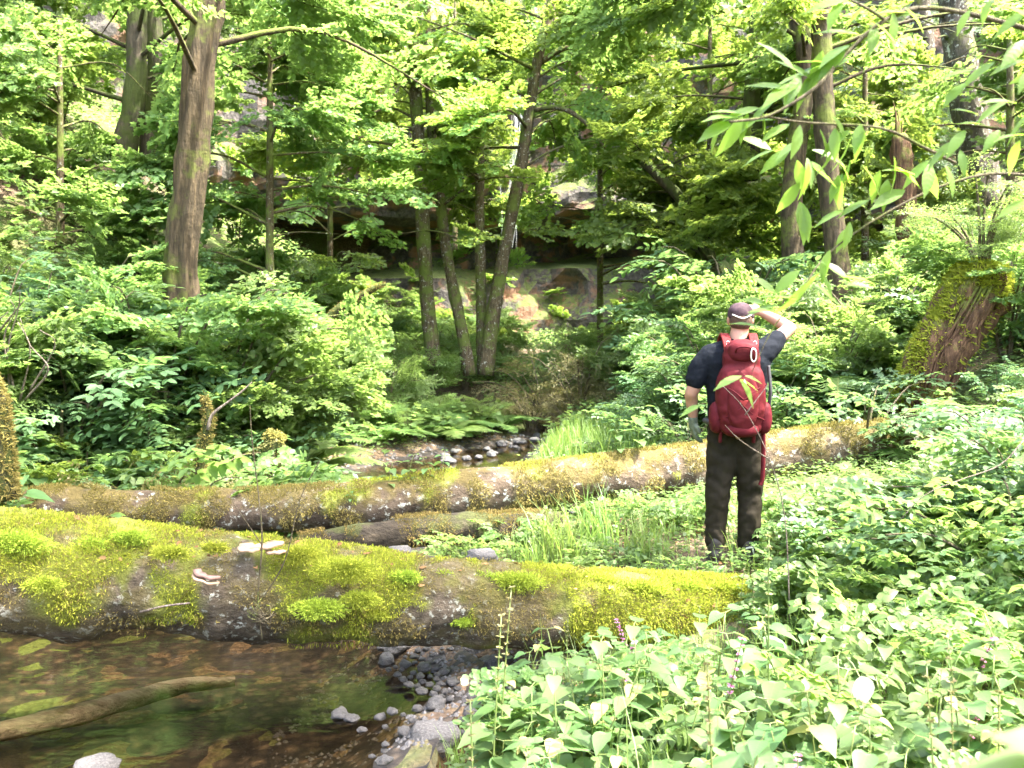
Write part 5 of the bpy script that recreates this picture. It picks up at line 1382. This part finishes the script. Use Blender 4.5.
def hand(wr, d, pn, thumb_side, curl=.5, k=1.0):
    """palm, four fingers and a thumb; d pointing along the fingers, pn palm normal"""
    wr = np.array(wr, float); d = nrm(d); pn = nrm(np.array(pn) - np.dot(pn, d) * d); s = np.cross(d, pn) * thumb_side
    out_ = [('c', [wr, wr + d * .035 * k], [.026, .03])]
    for i, (off, ln) in enumerate(((.030, .070), (.011, .080), (-.008, .074), (-.026, .058))):
        p0 = wr + d * .03 * k + s * off * .7; p1 = wr + d * .085 * k + s * off
        out_.append(('c', [p0, p1], [.014, .0115]))
        a1 = curl; v1 = d * math.cos(a1) + pn * math.sin(a1); p2 = p1 + v1 * ln * .45; v2 = d * math.cos(a1 * 2.2) + pn * math.sin(a1 * 2.2); p3 = p2 + v2 * ln * .32; v3 = d * math.cos(a1 * 3) + pn * math.sin(a1 * 3)
        out_.append(('c', [p1, p2, p3, p3 + v3 * ln * .22], [.0105, .0095, .009, .008]))
    t0 = wr + d * .02 + s * .022; t1 = t0 + (s * .8 + d * .6) * .035 + pn * .012; t2 = t1 + (d * .9 + s * .2 + pn * .3) * .03
    out_.append(('c', [t0, t1, t2], [.015, .012, .010])); return out_
skin += hand((.20, .25, 1.745), (-.85, .1, .25), (-.1, .9, -.45), -1, .45)
skin += hand((-.285, .08, .97), (.08, .1, -1), (.9, .2, 0), 1, .35)
union('body', skin, .007, M['skin'], man, 3)
def wr(amp, sc=(18, 18, 30), seed=0):
    def f(c, n):
        k = mn.fractal(Vector((c.x * sc[0] + seed, c.y * sc[1], c.z * sc[2])), 1.0, 2.0, 3) + .5 * math.sin(c.z * 55 + 9 * mn.noise(Vector((c.x * 9 + seed, c.y * 9, c.z * 4))))
        k = k * .6
        return (n.x * k * amp, n.y * k * amp, n.z * k * amp)
    return f
union('shirt', [('c', [(-.15, 0, 1.445), (0, 0, 1.475), (.15, 0, 1.465)], [.088, .092, .09]),
                ('c', [(-.10, .01, 1.40), (-.085, .01, 1.2), (-.08, .0, .98)], [.135, .12, .115]), ('c', [(.10, .01, 1.40), (.085, .01, 1.2), (.08, .0, .98)], [.135, .12, .115]),
                ('c', [(-.17, 0, 1.44), (-.245, .0, 1.36), (-.28, .0, 1.27)], [.09, .082, .074]),
                ('c', [(.17, .0, 1.46), (.24, .045, 1.515), (.275, .07, 1.55)], [.09, .08, .072]),
                ('c', [(0.0, .0, 1.50), (.008, .005, 1.535)], [.085, .072])], .009, M['shirt'], man, 5, wr(.005))
union('trousers', [('c', [(-.07, 0, .98), (-.075, 0, .88), (-.105, .0, .62), (-.12, -.01, .48), (-.125, .01, .3), (-.13, .0, .13)], [.128, .125, .098, .086, .078, .074]),
                   ('c', [(.07, 0, .98), (.075, 0, .88), (.10, .0, .62), (.105, .02, .48), (.10, .0, .3), (.095, .0, .13)], [.128, .125, .098, .088, .08, .074])], .010, M['trousers' if 'trousers' in M else 'pants'], man, 4, wr(.010, (9, 9, 16), 3))
for sx, px_ in ((-1, -.13), (1, .095)):
    b = union('boot', [('c', [(px_, -.02, .14), (px_, -.02, .06)], [.058, .055]), ('c', [(px_, -.05, .045), (px_ + .01, .08, .04), (px_ + .02, .17, .035)], [.045, .048, .042])], .008, M['boot'], man, 3)
    mb = MB(); V = []
    P = smooth_path(np.array([(px_ - .0, -.085, .012), (px_ + .045, 0, .012), (px_ + .06, .15, .012), (px_ + .02, .215, .012), (px_ - .03, .15, .012), (px_ - .045, 0, .012), (px_, -.085, .012)]), .02); tube(mb, P, .013, 6); mb.build('sole', M['web'], b)
    if sx > 0:
        mb = MB(); tube(mb, np.array([(px_ - .04, -.075, .10), (px_, -.083, .115), (px_ + .045, -.07, .11)]), .007, 6); tube(mb, np.array([(px_ + .02, -.08, .11), (px_ + .03, -.085, .06)]), .006, 6); mb.build('lace', M['lace'], b)
# glove on the lowered hand
union('glove', [p if p[0] == 'e' else ('c', p[1], [r + .0045 for r in p[2]]) for p in hand((-.285, .08, .97), (.08, .1, -1), (.9, .2, 0), 1, .35)] + [('c', [(-.290, .07, 1.0), (-.285, .08, .95)], [.034, .034])], .006, M['glove'], man, 2)
# cap with strap opening, hair below
union('hair', [('e', (.022, .008, 1.69), (.081, .094, .085))], .007, M['hair'], man, 2)
cap = union('cap', [('e', (.022, .02, 1.735), (.089, .105, .078)), ('c', [(-.05, -.015, 1.715), (.022, -.06, 1.712), (.095, -.015, 1.715)], [.018, .018, .018])], .007, M['cap'], man, 2, wr(.002))
mb = MB(); V = []
for i, f in enumerate((0, 1)):
    for a in np.linspace(R(20), R(160), 14): V.append((.022 + math.cos(a) * (.082 + .01 * f), .05 + math.sin(a) * (.05 + .085 * f), 1.735 - .018 * f - .02 * abs(math.cos(a)) ** 2))
V = np.array(V); V = np.vstack([V, V - [0, 0, .006]]); q = [(i, i + 1, i + 15, i + 14) for i in range(13)] + [(i + 28, i + 42, i + 43, i + 29) for i in range(13)] + [(i + 14, i + 15, i + 43, i + 42) for i in range(13)]
mb.add(V, q); mb.build('brim', M['cap'], cap)
mb = MB(); tube(mb, smooth_path(np.array([(-.045, -.062, 1.725), (.022, -.098, 1.700), (.085, -.062, 1.725)]), .01), .005, 6); mb.build('strap', M['lace'], cap)

# backpack: rests on the hiker, so a thing of its own
pk = thing('backpack', 'red hiking backpack with maroon side pockets worn by the person', 'backpack', man.location, rz=R(-6)); pb = -.20
def pw(amp): return wr(amp, (10, 10, 12), 5)
union('main_bag', [('e', (.0, pb, 1.40), (.125, .085, .16), np.eye(3), .75), ('e', (-.005, pb - .02, 1.17), (.165, .105, .24), np.eye(3), .7), ('e', (-.005, pb - .01, 1.0), (.15, .095, .10), np.eye(3), .8)], .009, M['pack'], pk, 4, pw(.007))
union('top_lid', [('e', (.005, pb - .03, 1.475), (.105, .085, .075), np.eye(3), .8)], .008, M['pack'], pk, 4, pw(.005))
union('front_pocket', [('e', (.0, pb - .10, 1.14), (.105, .05, .19), np.eye(3), .8)], .008, M['pack'], pk, 4, pw(.006))
for sx in (-1, 1): union('side_pocket', [('e', (sx * .155, pb + .01, 1.03), (.055, .075, .11), np.eye(3), .85)], .008, M['pack_dark'], pk, 3, pw(.004))
union('bottom_panel', [('e', (0, pb - .03, .955), (.12, .10, .055), np.eye(3), .8)], .008, M['pack_dark'], pk, 3)
for sx in (-1, 1):
    mb = MB(); x = .085 * sx + .005
    for dx in (-.02, -.01, 0, .01, .02):
        P = smooth_path(np.array([(x * .8 + dx, pb + .06, 1.40), (x + dx, pb + .06, 1.50), (x * 1.1 + dx, pb + .14, 1.572), (x * 1.15 + dx, .03, 1.585), (x * 1.25 + dx, .10, 1.52)]), .02); tube(mb, P, .011, 8)
    s_ = mb.build('shoulder_strap', M['strap'], pk)
    mb = MB(); a = np.linspace(0, 6.28, 13); tube(mb, np.c_[x * 1.05 + .012 * np.cos(a), np.full(13, pb + .045), 1.532 + .012 * np.sin(a)], .003, 6); mb.build('ring', M['metal'], s_)
def wire(name, pts_, r, mat): mb = MB(); tube(mb, smooth_path(np.array(pts_), .01), r, 6); return mb.build(name, mat, pk)
wire('haul_loop', [(-.05, pb - .10, 1.47), (-.045, pb - .13, 1.50), (.0, pb - .135, 1.51), (.045, pb - .13, 1.50), (.05, pb - .10, 1.47)], .007, M['pack_dark'])
wire('carabiner', [(.055, pb - .125, 1.50), (.075, pb - .13, 1.48), (.075, pb - .135, 1.43), (.06, pb - .135, 1.41), (.045, pb - .135, 1.43), (.045, pb - .13, 1.48), (.055, pb - .125, 1.50)], .0055, M['metal'])
wire('compression_strap', [(-.155, pb - .06, 1.26), (-.07, pb - .135, 1.22), (.0, pb - .155, 1.16)], .004, M['pack_dark']); wire('compression_strap', [(.155, pb - .06, 1.26), (.07, pb - .135, 1.22), (.0, pb - .155, 1.16)], .004, M['pack_dark'])
wire('compression_strap', [(-.15, pb - .06, 1.02), (-.07, pb - .13, 1.06), (.0, pb - .155, 1.12)], .004, M['pack_dark']); wire('compression_strap', [(.15, pb - .06, 1.02), (.07, pb - .13, 1.06), (.0, pb - .155, 1.12)], .004, M['pack_dark'])
mb = MB(); mb.add([(-.028, pb - .158, 1.155), (.028, pb - .158, 1.155), (0, pb - .160, 1.115), (-.026, pb - .150, 1.158), (.026, pb - .150, 1.158), (0, pb - .15, 1.112)], [(0, 2, 1), (0, 1, 4, 3), (1, 2, 5, 4), (2, 0, 3, 5)]); mb.build('lash_tab', M['strap'], pk, False)
mb = MB(); mb.add([(-.012, pb - .158, 1.275), (.012, pb - .158, 1.275), (.0, pb - .159, 1.30), (-.016, pb - .157, 1.258), (.016, pb - .157, 1.258), (0, pb - .159, 1.268)], [(0, 1, 2), (3, 5, 0), (5, 4, 1)]); mb.build('emblem', M['lace'], pk, False)
for sx in (-1, 1):
    wire('hip_belt', [(sx * .15, pb + .06, .98), (sx * .21, -.05, .99), (sx * .19, .09, .98), (sx * .08, .15, .97)], .02, M['web'])
    wire('hanging_strap', [(sx * .10 - .02, pb - .02, .96), (sx * .11 - .02, pb - .0, .90), (sx * .11 - .02, pb + .01, .86)], .012, M['pack_dark'])
wire('tail_strap', [(.155, pb + .05, 1.0), (.165, pb + .06, .85), (.165, pb + .07, .62), (.15, pb + .07, .56)], .015, M['pack_dark'])
wire('water_bottle_strap', [(.185, pb + .03, 1.38), (.195, pb + .0, 1.22), (.19, pb + .02, 1.10)], .012, M['web'])

# things nothing tells apart share a group
cntl = {}
for o in col.objects:
    if 'label' in o: cntl.setdefault(o['label'], []).append(o)
for k, v in cntl.items():
    if len(v) > 1:
        for o in v:
            if 'group' not in o: o['group'] = k
# remove the prototypes
for p in PROTOS:
    for k in KIDS[p.name]: bpy.data.objects.remove(k)
    bpy.data.objects.remove(p)

# ------------------------------------------------------------------ light, air, camera
SUN_EL, SUN_AZ = 62, 106
scene.world = bpy.data.worlds.new('World'); scene.world.use_nodes = True
nt = scene.world.node_tree; nt.nodes.clear()
wo = nt.nodes.new('ShaderNodeOutputWorld'); bg = nt.nodes.new('ShaderNodeBackground'); sk = nt.nodes.new('ShaderNodeTexSky')
sk.sky_type = 'NISHITA'; sk.sun_disc = False; sk.sun_elevation = R(SUN_EL); sk.sun_rotation = R(SUN_AZ); sk.dust_density = 5.0; sk.ozone_density = 0.3; sk.air_density = .8
bg.inputs[1].default_value = .15; nt.links.new(sk.outputs[0], bg.inputs[0]); nt.links.new(bg.outputs[0], wo.inputs[0])
sd = bpy.data.lights.new('sun', 'SUN'); sd.energy = 2.1; sd.angle = R(.53); sd.color = (1, .95, .86)
so = bpy.data.objects.new('sun', sd); col.objects.link(so)
v = Vector((math.sin(R(SUN_AZ)) * math.cos(R(SUN_EL)), math.cos(R(SUN_AZ)) * math.cos(R(SUN_EL)), math.sin(R(SUN_EL))))
so.rotation_euler = (-v).to_track_quat('-Z', 'Y').to_euler()

cd = bpy.data.cameras.new('camera'); cam = bpy.data.objects.new('camera', cd); col.objects.link(cam)
cam.location = (0, 0, CAMZ); cam.rotation_euler = (math.pi / 2 - PITCH, 0, 0)
cd.sensor_width = 36; cd.lens = F / 1024 * 36; cd.clip_end = 500; cd.clip_start = .05
cd.dof.use_dof = True; cd.dof.focus_distance = 6.0; cd.dof.aperture_fstop = 5.0
scene.camera = cam
vs = scene.view_settings; scene.display_settings.display_device = 'sRGB'
vs.view_transform = 'Standard'; vs.look = 'None'; vs.gamma = 1; vs.exposure = EXPO = 3.8
c = scene.cycles
c.max_bounces = 8; c.diffuse_bounces = 6; c.glossy_bounces = 2; c.transmission_bounces = 4; c.transparent_max_bounces = 8; c.sample_clamp_indirect = 10
c.volume_bounces = 1; c.caustics_reflective = False; c.caustics_refractive = False
c.use_denoising = True
print('objects', len(bpy.data.objects), 'verts', sum(len(m.vertices) for m in bpy.data.meshes))
